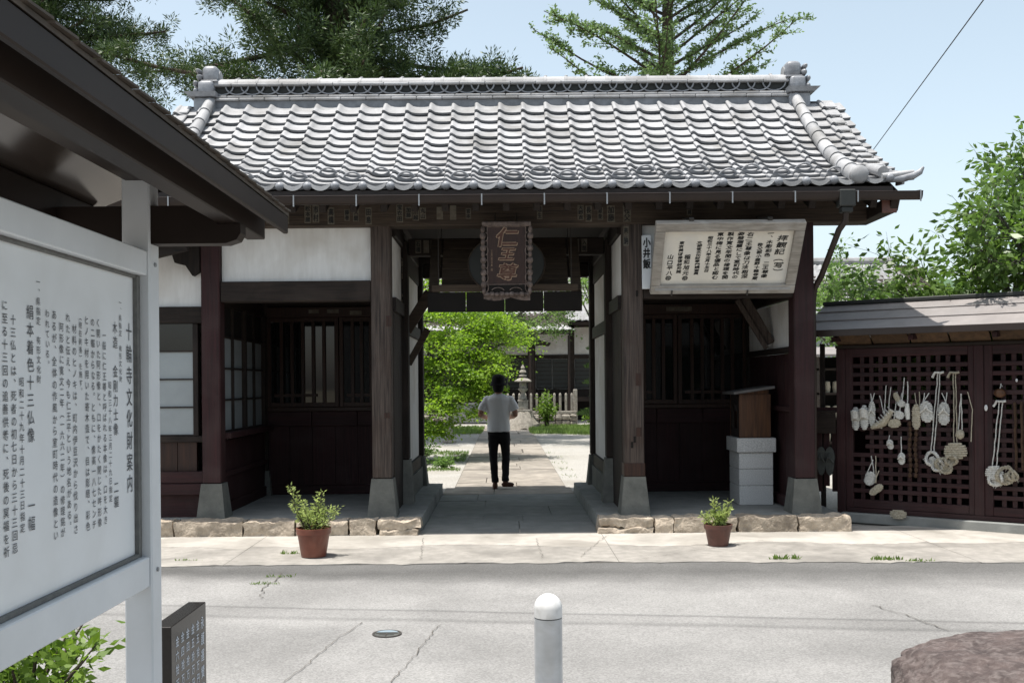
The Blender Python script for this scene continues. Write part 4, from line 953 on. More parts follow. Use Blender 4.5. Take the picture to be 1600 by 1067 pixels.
for q in range(5):
    x = -.06 + q * .85; MB().bar((x, .1, 2.16), (x, -.30, 2.13), .05, .06, .004).build('bracket', M['red_h'], shed, None, True)
rp = [(-.46, 2.20), (-.46, 2.235), (.50, 2.60), (1.5, 2.22), (1.5, 2.19), (.50, 2.565)]
m = MB(); m.prism(rp, -.40, SE + .1, 'x'); m.build('sheet_roof', M['shedroof'], shed, None, True)
for q in range(2):
    t = (q + 1) / 3; y = -.46 + .96 * t; z = 2.235 + .365 * t
    MB().bar((-.40, y, z + .006), (SE + .1, y, z + .006), .03, .012, .003).build('roof_seam', M['shedroof'], shed, None, True)
MB().bar((-.42, .50, 2.605), (SE + .12, .50, 2.605), .16, .05, .01).build('ridge_strip', M['slate'], shed, None, True)
MB().bar((-.41, -.465, 2.20), (SE + .1, -.465, 2.20), .02, .075, .003).build('eave_strip', M['gutter'], shed, None, True)
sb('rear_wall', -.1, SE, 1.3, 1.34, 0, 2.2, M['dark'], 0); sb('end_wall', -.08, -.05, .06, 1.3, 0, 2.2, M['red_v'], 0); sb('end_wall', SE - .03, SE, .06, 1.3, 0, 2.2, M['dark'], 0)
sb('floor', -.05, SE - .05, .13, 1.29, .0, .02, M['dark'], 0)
def lattice(x0, x1, hole):
    sb('stile', x0, x0 + .085, -.035, .03, .172, 2.03, M['red_v']); sb('stile', x1 - .06, x1, -.035, .03, .172, 2.03, M['red_v'])
    a, b = x0 + .085, x1 - .06
    sb('rail', a, b, -.034, .029, .172, .27, M['red_h']); sb('rail', a, b, -.034, .029, 1.93, 2.03, M['red_h'])
    nx = round((b - a) / .103); px_ = (b - a) / nx
    nz = 16; pz = (1.93 - .27) / nz
    def bars(c0, c1, cutr, vertical, c):
        segs = [(c0, c1)]
        if cutr: segs = [(c0, cutr[0]), (cutr[1], c1)]
        for s0, s1 in segs:
            if s1 - s0 < .01: continue
            if vertical: sb('lattice_bar', c - .024, c + .024, -.012, .006, s0, s1, M['red_v'], .003)
            else: sb('lattice_bar', s0, s1, -.030, -.0125, c - .024, c + .024, M['red_h'], .003)
    for i in range(1, nx):
        c = a + i * px_; cut = (hole[2] + .0, hole[3]) if hole and hole[0] < c < hole[1] else None
        bars(.27, 1.93, cut, True, c)
    for j in range(1, nz):
        c = .27 + j * pz; cut = (max(a, hole[0]), hole[1]) if hole and hole[2] < c < hole[3] else None
        bars(a, b, cut, False, c)
lattice(-.01, 1.385, (.05, .215, .81, 1.06)); lattice(1.485, 2.88, None)
sb('panel_board', 2.98, SE - .1, -.01, .02, .172, 2.03, M['red_v'], 0)
# side fence between the post and the shed
fe = thing('board_fence', SO, 'short red board fence with gaps between the gate post and the shed', 'fence', None, SR)
def fb(name, x0, x1, y0, y1, z0, z1, mat, c=.004, par=None): return MB().box(x0, x1, y0, y1, z0, z1, c).build(name, mat, par or fe, None, True)
for i, (x0, x1, z0, z1) in enumerate(((-.385, -.305, .33, 1.08), (-.285, -.215, .40, 1.10), (-.185, -.12, .34, 1.10))): fb('board', x0, x1, .0, .02, z0, z1, M['red_v'])
fb('top_rail', -.40, -.112, -.02, .05, 1.28, 1.34, M['red_h'])
fb('thin_post', -.33, -.28, .03, .08, .04, 2.1, M['wood_v'])
nb2 = thing('wooden_plate', SO, 'blank dark wooden plate nailed on the board fence beside the gate post', 'plate', None, SR)
MB().box(-.37, -.125, -.05, -.03, 1.03, 1.27, .004).build('board', M['wood_h'], nb2, None, True)
MB().box(-.375, -.12, -.055, -.028, 1.271, 1.30, .004).build('cap_strip', M['wood_h'], nb2, None, True)
pipe = thing('drain_pipe', (3.75, 11.72, 0), 'grey drain pipe end lying on the ground by the fence', 'pipe')
m = MB(); m.tube([(3.70, 11.50, .06), (3.74, 11.70, .06), (3.80, 11.98, .06)], .055, 14, False); m.tube([(3.70, 11.50, .06), (3.74, 11.70, .06), (3.80, 11.98, .06)], .046, 14, False)
m.build('pipe_body', M['slate'], pipe, smooth=50)
# hanging sandals -------------------------------------------------
def sd(px, py):
    k_ = (px - PX) / F; s = (11.75 * k_ - 4.05) / (.809 + .588 * k_); yy = py + (px - PX) * .0087
    Y = 11.75 - .588 * s - .04; return s, HZ - (yy - PY) * Y / F
def sole(m, s, z, w, h, tilt=0.0, y=-.075, waist=.12, rows=13, th=.012):
    ca, sa = math.cos(tilt), math.sin(tilt)
    for i in range(rows):
        t = (i + .5) / rows * 2 - 1
        ww = w / 2 * (max(.02, 1 - abs(t) ** 3.2)) ** .55 * (1 - waist * math.exp(-((t + .15) * 3) ** 2)) * random.uniform(.95, 1.05); zz = t * h / 2
        pts = []
        for q in (-1, -.6, 0, .6, 1):
            u = q * ww; bulge = -.010 * (1 - q * q)
            pts.append((s + u * ca - zz * sa, y + bulge + random.uniform(-.002, .002), z + zz * ca + u * sa))
        m.tube(pts, [h / rows * .40] + [h / rows * .62] * 3 + [h / rows * .40], 6)
def cord(m, pts, r=.0055, sag=.004):
    P = []
    for a, b in zip(pts[:-1], pts[1:]):
        a, b = Vector(a), Vector(b); n_ = max(2, int((b - a).length / .06))
        for q in range(n_): P.append(a.lerp(b, q / n_) + Vector((random.uniform(-sag, sag), random.uniform(-sag, sag) * .6, 0)))
    P.append(Vector(pts[-1])); m.tube(P, r, 5)
def sthing(label, cat='sandal', grp='straw footwear hanging on the lattice'):
    nm = {'sandal': 'straw_sandal', 'boot': 'straw_boot', 'shoes': 'straw_shoes', 'shoe': 'straw_shoe', 'tassel': 'straw_tassel', 'pouch': 'straw_pouch', 'cord': 'hanging_cord', 'rope': 'straw_rope', 'sandals': 'straw_sandal_bunch', 'float': 'wooden_float', 'charm': 'white_charm'}[cat]
    return thing(nm, SO, label, cat, None if cat in ('float', 'charm') else grp, SR)
def sole_obj(par, px, py, wpx, hpx, mat, strap=True, tilt=0.0, hang=None, y=-.075):
    s, z = sd(px, py); w = wpx / 135; h = hpx / 135
    m = MB(); sole(m, s, z, w, h, tilt, y); m.build('sole', M[mat], par, 70, True)
    if strap:
        q = MB(); cord(q, [(s - w * .45, y - .015, z - h * .05), (s - w * .1, y - .045, z + h * .12), (s + w * .05, y - .03, z + h * .3)], .010, .001); cord(q, [(s + w * .45, y - .015, z - h * .05), (s + w * .12, y - .045, z + h * .12), (s + w * .05, y - .03, z + h * .3)], .010, .001)
        q.build('strap', M[mat], par, 70, True)
    if hang:
        q = MB()
        for hx, hy in hang:
            hs, hz = sd(hx, hy); cord(q, [(s + random.uniform(-.4, .4) * w, y, z + h * .42), (hs, -.045, hz)])
        q.build('cord', M[mat], par, 70, True)
def slipper(par, px, py, wpx, hpx, mat):
    s, z = sd(px, py); w, h = wpx / 135, hpx / 135; y = -.07
    m = MB(); sole(m, s, z, w, h, 0, y, .05); m.build('sole', M[mat], par, 70, True)
    m = MB()
    for i in range(6):
        zz = z + h * (.02 + .36 * i / 6)
        m.tube([(s - w * .46, y, zz - .02), (s - w * .25, y - .05 - .006 * i, zz), (s, y - .065 - .004 * i, zz + .012), (s + w * .25, y - .05 - .006 * i, zz), (s + w * .46, y, zz - .02)], .014, 6)
    m.build('vamp', M[mat], par, 70, True)
o = sthing('pale woven slipper at the far left end of the hanging row'); slipper(o, 1339.5, 654, 12.5, 36, 'straw_white')
o = sthing('pale woven slipper second from the left end of the hanging row'); slipper(o, 1353, 652, 13, 38, 'straw_white')
o = sthing('narrow straw sole hanging third from left on the lattice'); sole_obj(o, 1365, 646, 11, 38, 'straw_white', True, 0, [(1362, 615), (1368, 614)])
o = sthing('long straw boot hanging slantwise on the lattice', 'boot')
pts = [sd(1364, 668), sd(1374, 664), sd(1383, 660), sd(1390, 650), sd(1396, 640)]
m = MB(); m.tube([(p[0], -.085, p[1]) for p in pts], [.025, .05, .058, .048, .035], 10, True, .8); m.build('boot_body', M['straw'], o, 70, True)
for i in range(7):
    p = Vector(pts[1]).lerp(Vector(pts[-1]), i / 6); MB().tube([(p.x - .05, -.06, p.y + .03), (p.x, -.138, p.y), (p.x + .04, -.06, p.y - .035)], .007, 5).build('stitch', M['straw_white'], o, 70, True)
m = MB()
for a, b in ((1386, 602), (1393, 605), (1376, 618)): h_ = sd(a, b); cord(m, [(h_[0], -.045, h_[1]), (pts[3][0] + random.uniform(-.05, .03), -.10, pts[3][1])])
m.build('cord', M['straw_white'], o, 70, True)
o = sthing('cluster of small straw shoes hanging beside the slanted boot', 'shoes')
for q, (a, b, w_, h_, tl) in enumerate(((1400, 661, 19, 13, .1), (1408, 648, 15, 12, -.5), (1404, 620, 8, 14, .4), (1411, 630, 13, 10, -.6))):
    s, z = sd(a, b); m = MB(); sole(m, s, z, w_ / 135, h_ / 135, tl, -.085, 0, 7); m.build('small_shoe', M['straw_white' if q % 2 else 'straw'], o, 70, True)
m = MB(); 
for a, b, c_, d_ in ((1403, 612, 1400, 655), (1415, 590, 1412, 628), (1410, 614, 1409, 642)): p, q = sd(a, b), sd(c_, d_); cord(m, [(p[0], -.045, p[1]), (q[0], -.09, q[1])])
m.build('cord', M['straw_white'], o, 70, True)
o = sthing('thin straw tassel hanging left of the dark ropes', 'tassel')
p, q, r_ = sd(1420, 596), sd(1420, 630), sd(1421, 655)
m = MB(); cord(m, [(p[0], -.045, p[1]), (q[0], -.07, q[1])], .006); m.tube([(q[0], -.075, q[1]), (q[0], -.08, (q[1] + r_[1]) / 2), (r_[0], -.075, r_[1])], [.02, .032, .022], 8); m.build('tassel', M['straw_white'], o, 70, True)
o = sthing('long straw sole hanging left of the crossed-cord sandals'); sole_obj(o, 1434, 651, 13, 38, 'straw', False, 0, [(1431, 614), (1438, 612)])
o = sthing('oval straw sandal with crossed cords left of the long cords'); sole_obj(o, 1450, 643, 20, 32, 'straw_white', True, .12, [(1446, 614), (1453, 614)])
o = sthing('oval straw sandal with crossed cords right of the first long cords'); sole_obj(o, 1477, 646, 17, 34, 'straw_white', True, 0, [(1473, 614), (1481, 613)])
def loop(m, s, z, rw, rh, tilt, y=-.09, r=.014):
    ca, sa = math.cos(tilt), math.sin(tilt)
    for k_ in range(4):
        ph = k_ * 1.57; P = []
        for t in np.linspace(0, 2 * math.pi, 23):
            f = 1 + .16 * math.cos(t * 5 + ph) + random.uniform(-.06, .06); P.append((s + (rw * math.cos(t) * ca - rh * math.sin(t) * sa) * f, y - .03 * math.sin(t * 2 + 1) + .016 * math.sin(t * 5 + ph), z + (rw * math.cos(t) * sa + rh * math.sin(t) * ca) * f))
        m.tube(P, r * .62, 5)
    for k_ in range(14):
        t = random.uniform(0, 6.283); a = Vector((s + rw * math.cos(t) * ca, y - .02, z + rh * math.sin(t))); m.tube([a, a + Vector((random.uniform(-.04, .04), random.uniform(-.03, .01), random.uniform(-.05, .02)))], .002, 3)
def bundle(px, top, items, label, mat='straw_white', rope=((0, 0),), spread=3):
    o = sthing(label, 'sandals'); m = MB(); p = sd(px, top); b = sd(*items[0][:2])
    for dx in (-spread, spread):
        q = sd(px + dx * .6, top); e = sd(items[0][0] + dx * .8, items[0][1] - items[0][3]); cord(m, [(q[0], -.05, q[1]), (e[0], -.085, e[1])], .006)
    m.build('cord', M[mat], o, 70, True)
    kn = MB(); cord(kn, [(p[0] - .07, -.055, p[1] - .05), (p[0] - .04, -.06, p[1] + .01), (p[0] + .02, -.06, p[1] + .005), (p[0] + .05, -.055, p[1] + .012)], .014); kn.build('knot', M[mat], o, 70, True)
    for i, (a, b_, w_, h_, tl, kind) in enumerate(items):
        s, z = sd(a, b_); m = MB()
        if kind == 'loop':
            loop(m, s, z, w_ / 135, h_ / 135, tl, -.09 - .02 * (i % 2)); sole(m, s, z - h_ / 300, w_ / 100, h_ / 95, tl, -.07, 0, 7)
        else: sole(m, s, z, w_ / 68, h_ / 68, tl, -.09, 0, 7)
        m.build('sandal', M['straw' if i % 2 else mat], o, 70, True)
bundle(1469, 583, [(1459, 716, 9, 10, .3, 'loop'), (1477, 727, 12, 9, -.7, 'loop'), (1467, 726, 8, 8, .8, 'loop')], 'pair of looped straw sandals on the first long double cord')
bundle(1493, 583, [(1495, 704, 16, 12, .05, 'sole'), (1489, 718, 8, 7, .2, 'loop')], 'basket-like straw bundle on the second long double cord', 'straw')
o = sthing('little straw pouch hanging above the basket-like bundle', 'pouch'); p, q = sd(1503, 615), sd(1502, 678)
m = MB(); m.ball((q[0], -.085, q[1]), (.048, .035, .055), 10, 8); roughen(m, .008, 40); m.build('pouch', M['straw'], o, 70, True)
m = MB(); cord(m, [(p[0], -.045, p[1]), (q[0] - .02, -.08, q[1] + .05)], .006); cord(m, [(p[0], -.045, p[1]), (q[0] + .02, -.08, q[1] + .05)], .006); m.build('cord', M['straw_white'], o, 70, True)
o = sthing('loose thin cord hanging right of the straw pouch', 'cord'); p, q = sd(1513, 612), sd(1518, 690)
m = MB(); cord(m, [(p[0], -.045, p[1]), (p[0] + .05, -.05, p[1] - .2), (q[0], -.05, q[1])], .005); m.build('cord', M['straw'], o, 70, True)
o = sthing('tiny pale sandal hanging under the slanted boot'); sole_obj(o, 1393, 694, 10, 15, 'straw_white', True, .2, [(1391, 680)])
o = sthing('tiny pale sandal on a long cord left of the dark ropes'); sole_obj(o, 1410.5, 716, 11, 18, 'straw_white', True, 0, [(1409, 682)])
o = sthing('upper small straw sandal hanging below the broken lattice hole'); sole_obj(o, 1361, 747, 17, 22, 'straw_white', False, -.3, [(1362, 712), (1365, 718)])
o = sthing('lower small straw shoe hanging below the broken lattice hole', 'shoe'); sole_obj(o, 1372, 764, 12, 24, 'straw', False, -.9, [(1369, 712), (1374, 735)], -.11)
for a, lb in ((1423, 'left of the two dark knotted straw ropes on the lattice'), (1432, 'right of the two dark knotted straw ropes on the lattice')):
    o = sthing(lb, 'rope'); m = MB()
    for i in range(11):
        s, z = sd(a + math.sin(i) * .8, 662 + i * 8); m.ball((s, -.06, z), (.022, .02, .032), 8, 6)
    m.build('knotted_rope', M['rope_brown'], o, 70, True)
bundle(1565, 628, [(1555, 738, 12, 10, .1, 'sole'), (1573, 742, 11, 12, -.3, 'loop'), (1557, 748, 9, 9, 0, 'loop'), (1584, 742, 6, 7, .5, 'loop')], 'big bunch of straw sandals on the right lattice door', 'straw_white', spread=4)
o = sthing('round wooden float hung on the right lattice door', 'float'); s, z = sd(1564, 614)
m = MB(); m.ball((s, -.07, z), (.06, .04, .05), 12, 8); m.build('float', M['boxwood'], o, 70, True)
m = MB(); cord(m, [(s, -.07, z + .05), (s + .01, -.05, z + .1), (s + .02, -.045, z + .07)], .006); m.build('cord', M['straw_white'], o, 70, True)
o = sthing('small white charm hanging at the left of the right lattice door', 'charm'); s, z = sd(1542, 637); MB().ball((s, -.06, z), (.018, .01, .035), 8, 6).build('charm', M['cap'], o, 70, True)
o = sthing('white charm hanging high on the right lattice door', 'charm'); s, z = sd(1590, 594); MB().ball((s, -.06, z), (.012, .01, .02), 8, 6).build('charm', M['cap'], o, 70, True)
for a, lb in ((1587, 'left of the two brown ropes beside the big bunch'), (1597, 'right of the two brown ropes beside the big bunch')):
    o = sthing(lb, 'rope'); m = MB(); cord(m, [(*(lambda p: (p[0], -.05, p[1]))(sd(a, 628)),), (*(lambda p: (p[0], -.05, p[1]))(sd(a + 1, 735)),)], .014, .006); m.build('rope', M['rope_brown'], o, 70, True)
o = sthing('pale sandal fallen on the sill below the left lattice door'); s, z = sd(1408, 811)
m = MB(); sole(m, s, .14, .19, .10, 0, -.17, 0, 6); m.build('sole', M['straw'], o, 70, True)
rs = thing('rubber_sandals', SO, 'pair of grey rubber sandals hung on the board fence', 'sandals', None, SR)
for dx, tl in ((-.30, .06), (-.20, -.04)):
    m = MB(); g = [(dx + .058 * math.cos(t) * (1.1 if math.sin(t) > 0 else .9), .70 + .17 * math.sin(t)) for t in np.linspace(0, 2 * math.pi, 24, endpoint=False)]
    m.prism(g, -.045, -.02, 'y'); so = m.build('sole', M['rubber'], rs, None, True)
    MB().tube([(dx - .05, -.045, .68), (dx - .01, -.075, .74), (dx, -.047, .80), (dx + .01, -.075, .74), (dx + .05, -.045, .68)], .008, 6).build('strap', M['rubber'], so, None, True)

# ------------------------------------------------------------------ potted plants
def leaves(name, P, D, size, mat, parent, aspect=.42, off=None, kink=.0, flat=0.0):
    P = np.asarray(P, float); D = np.asarray(D, float); n = len(P)
    D /= np.linalg.norm(D, axis=1, keepdims=True) + 1e-9
    rnd = rng.normal(size=(n, 3)) + np.array((0, 0, flat)); S = np.cross(D, rnd); S /= np.linalg.norm(S, axis=1, keepdims=True) + 1e-9
    L_ = (np.asarray(size).reshape(-1, 1)) * np.ones((n, 1)); W = L_ * aspect
    Nn = np.cross(S, D)
    V = np.stack([P, P + D * L_ * .45 + S * W * .5 + Nn * L_ * kink, P + D * L_, P + D * L_ * .45 - S * W * .5 + Nn * L_ * kink], 1).reshape(-1, 3)
    if off is not None: V = V - np.array(off)
    return link(name, quads_mesh(name, V, np.arange(4 * n).reshape(-1, 4), mat), parent)
def potted(x, y, rt, rbm, h, mat, label, stems, seed):
    global rng
    rng = np.random.default_rng(seed); rr = random.Random(seed)
    p = thing('potted_plant', (x, y, 0), label, 'potted plant', 'potted plants in front of the gate')
    m = MB(); m.lathe([(rbm, .012), (rbm * 1.02, .02), (rt * .93, h * .80), (rt, h * .805), (rt * 1.02, h), (rt * .93, h), (rt * .88, h * .82)], (x, y, 0), 32); m.build('pot', mat, p, smooth=35)
    MB().lathe([(rt * .1, h * .84), (rt * .9, h * .86)], (x, y, 0), 20).build('soil', M['soil'], p)
    P, D = [], []; st = MB()
    for (dx, dy, hh, n) in stems:
        a = Vector((x + dx * .3, y + dy * .3, h * .85)); b = Vector((x + dx, y + dy, h + hh)); c = a.lerp(b, .5) + Vector((dx * .15, 0, .03)); pts = [a, a.lerp(c, .6), c, c.lerp(b, .5), b]
        st.tube(pts, [.006, .005, .004, .003, .002], 5)
        for i in range(n):
            t = rr.random() ** .7; q = a.lerp(c, t * 2) if t < .5 else c.lerp(b, t * 2 - 1)
            d = Vector((rr.gauss(0, 1), rr.gauss(0, 1), rr.gauss(.35, .6))); P.append(q + d * .012); D.append(d)
    st.build('stems', M['bark'], p); p_f = leaves('foliage', P, D, [rr.uniform(.022, .048) for _ in P], M['potleaf'], p, .36, (x, y, 0), .05)
    return p
rr = random.Random(3)
st1 = [(-.22, .0, .40, 70), (-.17, .03, .33, 70), (-.20, -.02, .26, 60), (-.10, 0, .25, 60), (0.02, .02, .28, 60), (.06, 0, .32, 50), (.08, .02, .34, 50), (.16, .0, .20, 60), (.23, .02, .19, 50), (.20, -.03, .12, 40)] + [(rr.uniform(-.15, .17), rr.uniform(-.12, .1), rr.uniform(.06, .20), 70) for _ in range(15)]
potted(-1.845, 9.60, .165, .118, .285, M['terra'], 'larger terracotta pot with a straggly shrub left of the passage', st1, 5)
st2 = [(-.04, 0, .25, 80), (-.02, .02, .18, 60), (.11, 0, .23, 80), (.12, .02, .17, 50), (-.17, -.02, .10, 40)] + [(rr.uniform(-.15, .10), rr.uniform(-.1, .1), rr.uniform(.03, .13), 70) for _ in range(12)]
potted(2.145, 10.02, .14, .098, .225, M['terra_dark'], 'smaller brown pot with a low green plant right of the passage', st2, 8)

# ------------------------------------------------------------------ roofed information board (left foreground)
ib = thing('information_board', (-1.33, 2.7, 0), 'white lettered information board under a brown roof in the left foreground', 'sign')
def ibx(name, x0, x1, y0, y1, z0, z1, mat, c=.004, par=None): return MB().box(x0, x1, y0, y1, z0, z1, c).build(name, mat, par or ib)
Y1, Y0 = 3.62, 1.62
for y_ in (Y1, Y0 - .1): ibx('post', -1.385, -1.283, y_, y_ + .1, 0, 2.475, M['signpaint'], .006)
ibx('rail', -1.375, -1.292, Y0 + .001, Y1 - .001, 2.055, 2.145, M['signpaint']); ibx('rail', -1.375, -1.292, Y0 + .001, Y1 - .001, .925, 1.035, M['signpaint'])
pn = ibx('panel', -1.365, -1.335, Y0 + .002, Y1 - .02, 1.036, 2.054, M['signpanel'], 0)
ibx('gasket', -1.3349, -1.318, Y1 - .03, Y1 - .002, 1.036, 2.054, M['seal'], .002); ibx('gasket', -1.3349, -1.318, Y0 + .002, Y1 - .031, 1.0361, 1.05, M['seal'], .002); ibx('gasket', -1.3349, -1.322, Y0 + .002, Y1 - .031, 2.043, 2.0539, M['seal'], .002)
t = MB(); Xp = -1.333
for txt, xc, ya, yb, wk in SIGN_COLS:
    s_ = (PX - xc) / -Xp; yc = F / s_
    za, zb = (HZ - (v + (xc - PX) * .0087 - PY) / s_ for v in (ya, yb)); pitch = (za - zb) / len(txt)
    wd = min(pitch * 1.05 * wk, .075 if len(txt) < 10 else .045)
    if txt.startswith('十輪'): wd = .062
    if len(txt) > 12 and wk == 1.25: wd = .048
    put_col(t, txt, yc, za, zb, wd * .88, lambda u, v: (Xp + .0005, u, v), .88, 0, .04)
for y_, z_ in ((Y1 + .05, 2.10), (Y1 + .05, .98), (Y1 + .03, 2.26), (Y1 + .07, 2.26)): MB().tube([(-1.283, y_, z_), (-1.277, y_, z_)], .008, 8).build('bolt', M['galv'], ib)
lo_ = t.build('lettering', M['ink_sign'], pn); lo_['kind'] = 'stuff'
# roof: two slopes of sheet, fascias, purlins, brackets
ye, ys = 4.10, 1.15; xe, xr, ze, zr = -.88, -1.334, 2.36, 2.55
for sx in (1, -1):
    ex = xr + sx * (xr - xe) * -1
    rp_ = [(xr, zr), (ex, ze), (ex, ze - .012), (xr, zr - .012)]
    MB().prism(rp_, ys, ye, 'y').build('roof_sheet', M['signroof_edge'], ib)
    MB().prism([(xr, zr - .014), (ex - sx * .03, ze - .001), (ex - sx * .03, ze - .02), (xr, zr - .045)], ys + .02, ye - .02, 'y').build('soffit', M['soffit'], ib)
    ibx('fascia', ex - sx * .022, ex - sx * .002, ys, ye, ze - .085, ze - .013, M['signroof'])
    ibx('purlin', ex - sx * .16, ex - sx * .085, ys + .03, ye - .05, ze - .115, ze + .012, M['signroof'])
    for y_ in (Y1 + .012, Y0 - .088):
        xs0 = -1.2825 if sx > 0 else -1.3855
        pb = [(xs0, 2.20), (xs0, 2.295), (ex - sx * .12, 2.295) if False else (ex - sx * .07, 2.222), (ex - sx * .07, 2.215), (ex - sx * .10, 2.19), (ex - sx * .17, 2.178), (xs0, 2.178)]
        pb = [(xs0, 2.172), (ex - sx * .13, 2.172), (ex - sx * .09, 2.185), (ex - sx * .075, 2.21), (ex - sx * .075, 2.243), (ex - sx * .161, 2.243), (ex - sx * .161, 2.31), (xs0, 2.31)]
        MB().prism(pb, y_, y_ + .075, 'y').build('bracket', M['signroof'], ib)
    n_ = 26
    for q in range(n_):
        y_ = ys + (ye - ys) * q / n_
        MB().bar((ex - sx * .004, y_, ze + .004), (ex - sx * .004, y_ + (ye - ys) / n_ * .96, ze + .009), .03, .006, .0).build('shingle_edge', M['signroof_edge'], ib)
ibx('ridge_beam', -1.385, -1.283, ys + .03, Y1 + .099, 2.477, 2.502, M['signroof'])
ibx('ridge_beam', -1.365, -1.303, ys + .03, ye - .05, 2.385, 2.43, M['signroof']) if False else ibx('ridge_purlin', -1.37, -1.30, Y0 + .001, Y1 - .001, 2.40, 2.476, M['signroof'])
for y0_, y1_ in ((ys, Y0 - .11), (Y1 + .101, ye)):
    pass
MB().prism([(xr, zr + .012), (xr + .07, zr - .018), (xr + .07, zr - .006), (xr, zr + .03), (xr - .07, zr - .006), (xr - .07, zr - .018)], ys - .01, ye + .01, 'y').build('ridge_cap', M['signroof_edge'], ib)
# ------------------------------------------------------------------ black inscribed stone
sx0, sx1, sy0, sy1, sz = -1.53, -1.445, 4.30, 4.80, .615
se = thing('inscribed_stone', (-1.49, 4.55, 0), 'polished black stone slab with pale engraved characters behind the board post', 'stone')
m = MB(); m.box(sx0, sx1, sy0, sy1, .06, sz, .003); m.build('slab', M['blackstone'], se)
MB().box(sx0 - .06, sx1 + .06, sy0 - .06, sy1 + .06, 0, .059, .006).build('footing', M['granite'], se)
t = MB()
for txt, i in STELE_COLS:
    u = sy1 - .06 - i * .073; top = sz - (.045 if i == 0 else .05 + .0 * i); ch = .062 if i == 0 else .05
    put_col(t, txt, u, top, top - (.078 if i == 0 else .062) * len(txt), .052 if i == 0 else .044, lambda a, b: (sx1 + .0012, a, b), .80, 0, .05)
t.build('lettering', M['chalk'], se)['kind'] = 'stuff'
# ------------------------------------------------------------------ bollard, boulder, cover
bo = thing('bollard', (.172, 4.03, 0), 'round silver bollard with pale domed cap at the near edge of the road', 'bollard')
MB().lathe([(.0565, 0), (.0565, .705)], (.172, 4.03, 0), 32).build('tube', M['steel'], bo, smooth=40)
MB().lathe([(.0545, .7055), (.0545, .709)], (.172, 4.03, 0), 32).build('joint_ring', M['seal'], bo, smooth=40)
MB().lathe([(.0572, .7095), (.0572, .745)] + [(.0572 * math.cos(t), .745 + .057 * math.sin(t)) for t in np.linspace(.15, 1.5, 9)], (.172, 4.03, 0), 32).build('cap', M['cap'], bo, smooth=60)
from mathutils import noise as mnoise
ro = thing('boulder', (2.5, 4.35, 0), 'large purplish brown boulder in the right foreground', 'boulder')
m = MB().ball((0, 0, 0), 1.0, 110, 70)
def sgnp(v, e): return math.copysign(abs(v) ** e, v)
for i, p in enumerate(m.v):
    q = Vector(p); n1 = mnoise.noise(q * 1.3 + Vector((4, 1, 2))); n2 = mnoise.noise(q * 4 + Vector((1, 7, 3))); n3 = mnoise.noise(q * 11)
    x, y, z = sgnp(p[0], .72) * .80, sgnp(p[1], .8) * .55, sgnp(p[2], .55)
    zz = .28 + z * .33 + (.05 * p[0] if p[0] > 0 else .02 * p[0]); k_ = 1 + .07 * n1 + .035 * n2 + .012 * n3
    m.v[i] = (2.54 + x * k_, 4.36 + y * k_, max(-.05, zz * .82 * (1 + .05 * n1 + .03 * n2) + .012 * n3))
m.build('rock', M['rock'], ro, smooth=80)
mh = thing('valve_cover', (-.79, 6.62, 0), 'small round iron cover with blue and white markings set in the road', 'cover')
MB().lathe([(.098, -.01), (.098, .003), (.085, .0035), (.084, .001)], (-.79, 6.62, 0), 32).build('ring', M['iron'], mh)
MB().lathe([(.082, -.01), (.082, .002)], (-.79, 6.62, 0), 32).build('lid', M['rubber'], mh)
MB().prism([(-.79 + .078 * math.cos(t), 6.62 + .078 * math.sin(t)) for t in np.linspace(.35, math.pi - .35, 16)], .0025, .0045, 'z').build('blue_field', M['bluepaint'], mh)
for x0_, x1_, y0_, y1_ in ((-.865, -.715, 6.614, 6.622), (-.795, -.787, 6.545, 6.613), (-.84, -.74, 6.58, 6.586)): MB().box(x0_, x1_, y0_, y1_, .0025, .005).build('raised_line', M['iron'], mh)
# ------------------------------------------------------------------ the man walking away
mx_, my_ = -.085, 15.55
man = thing('person', (mx_, my_, .02), 'man in white t-shirt, black jeans and black hat walking away along the path', 'person')
def limb(m, pts, rad, n=10): m.tube(pts, rad, n)
b = MB()
b.ball((0, .015, 1.615), (.078, .098, .115), 16, 12); b.ball((0, .115, 1.60), (.014, .022, .022), 8, 6)
for s in (-1, 1): b.ball((s * .080, .01, 1.605), (.012, .022, .034), 8, 6); b.ball((s * .03, .098, 1.625), (.013, .010, .010), 8, 6)
b.ball((0, .10, 1.555), (.026, .012, .008), 8, 6)
limb(b, [(0, .01, 1.56), (0, 0, 1.47), (0, -.005, 1.42)], [.056, .056, .08], 12)
b.lathe([(.10, .86), (.15, .92), (.14, 1.1), (.165, 1.3), (.16, 1.4), (.07, 1.47)], (0, 0, 0), 16, 0, 1, .66)
for s in (-1, 1):
    el = (s * .285, -.03, 1.16) if s < 0 else (s * .265, -.03, 1.155); wr = (s * .165, .17, 1.10)
    limb(b, [(s * .17, 0, 1.40), (s * .235, -.01, 1.30), el], [.058, .050, .043]); limb(b, [el, ((el[0] + wr[0]) / 2 + s * .01, .075, 1.125), wr], [.043, .041, .029])
    hd = Vector(wr); b.ball((hd.x - s * .035, hd.y + .035, hd.z + .0), (.04, .032, .022), 10, 8)
    for f in range(4):
        base = hd + Vector((-s * .055, .035 + .0 * f, .024 - f * .016)); L_ = (.062, .070, .066, .05)[f]
        limb(b, [base, base + Vector((-s * L_ * .5, .010, .004)), base + Vector((-s * L_ * .85, -.010, -.002))], [.0095, .009, .0075], 6)
    tb = hd + Vector((-s * .02, .01, .022)); limb(b, [tb, tb + Vector((-s * .02, -.012, .028)), tb + Vector((-s * .045, -.01, .035))], [.011, .010, .008], 6)
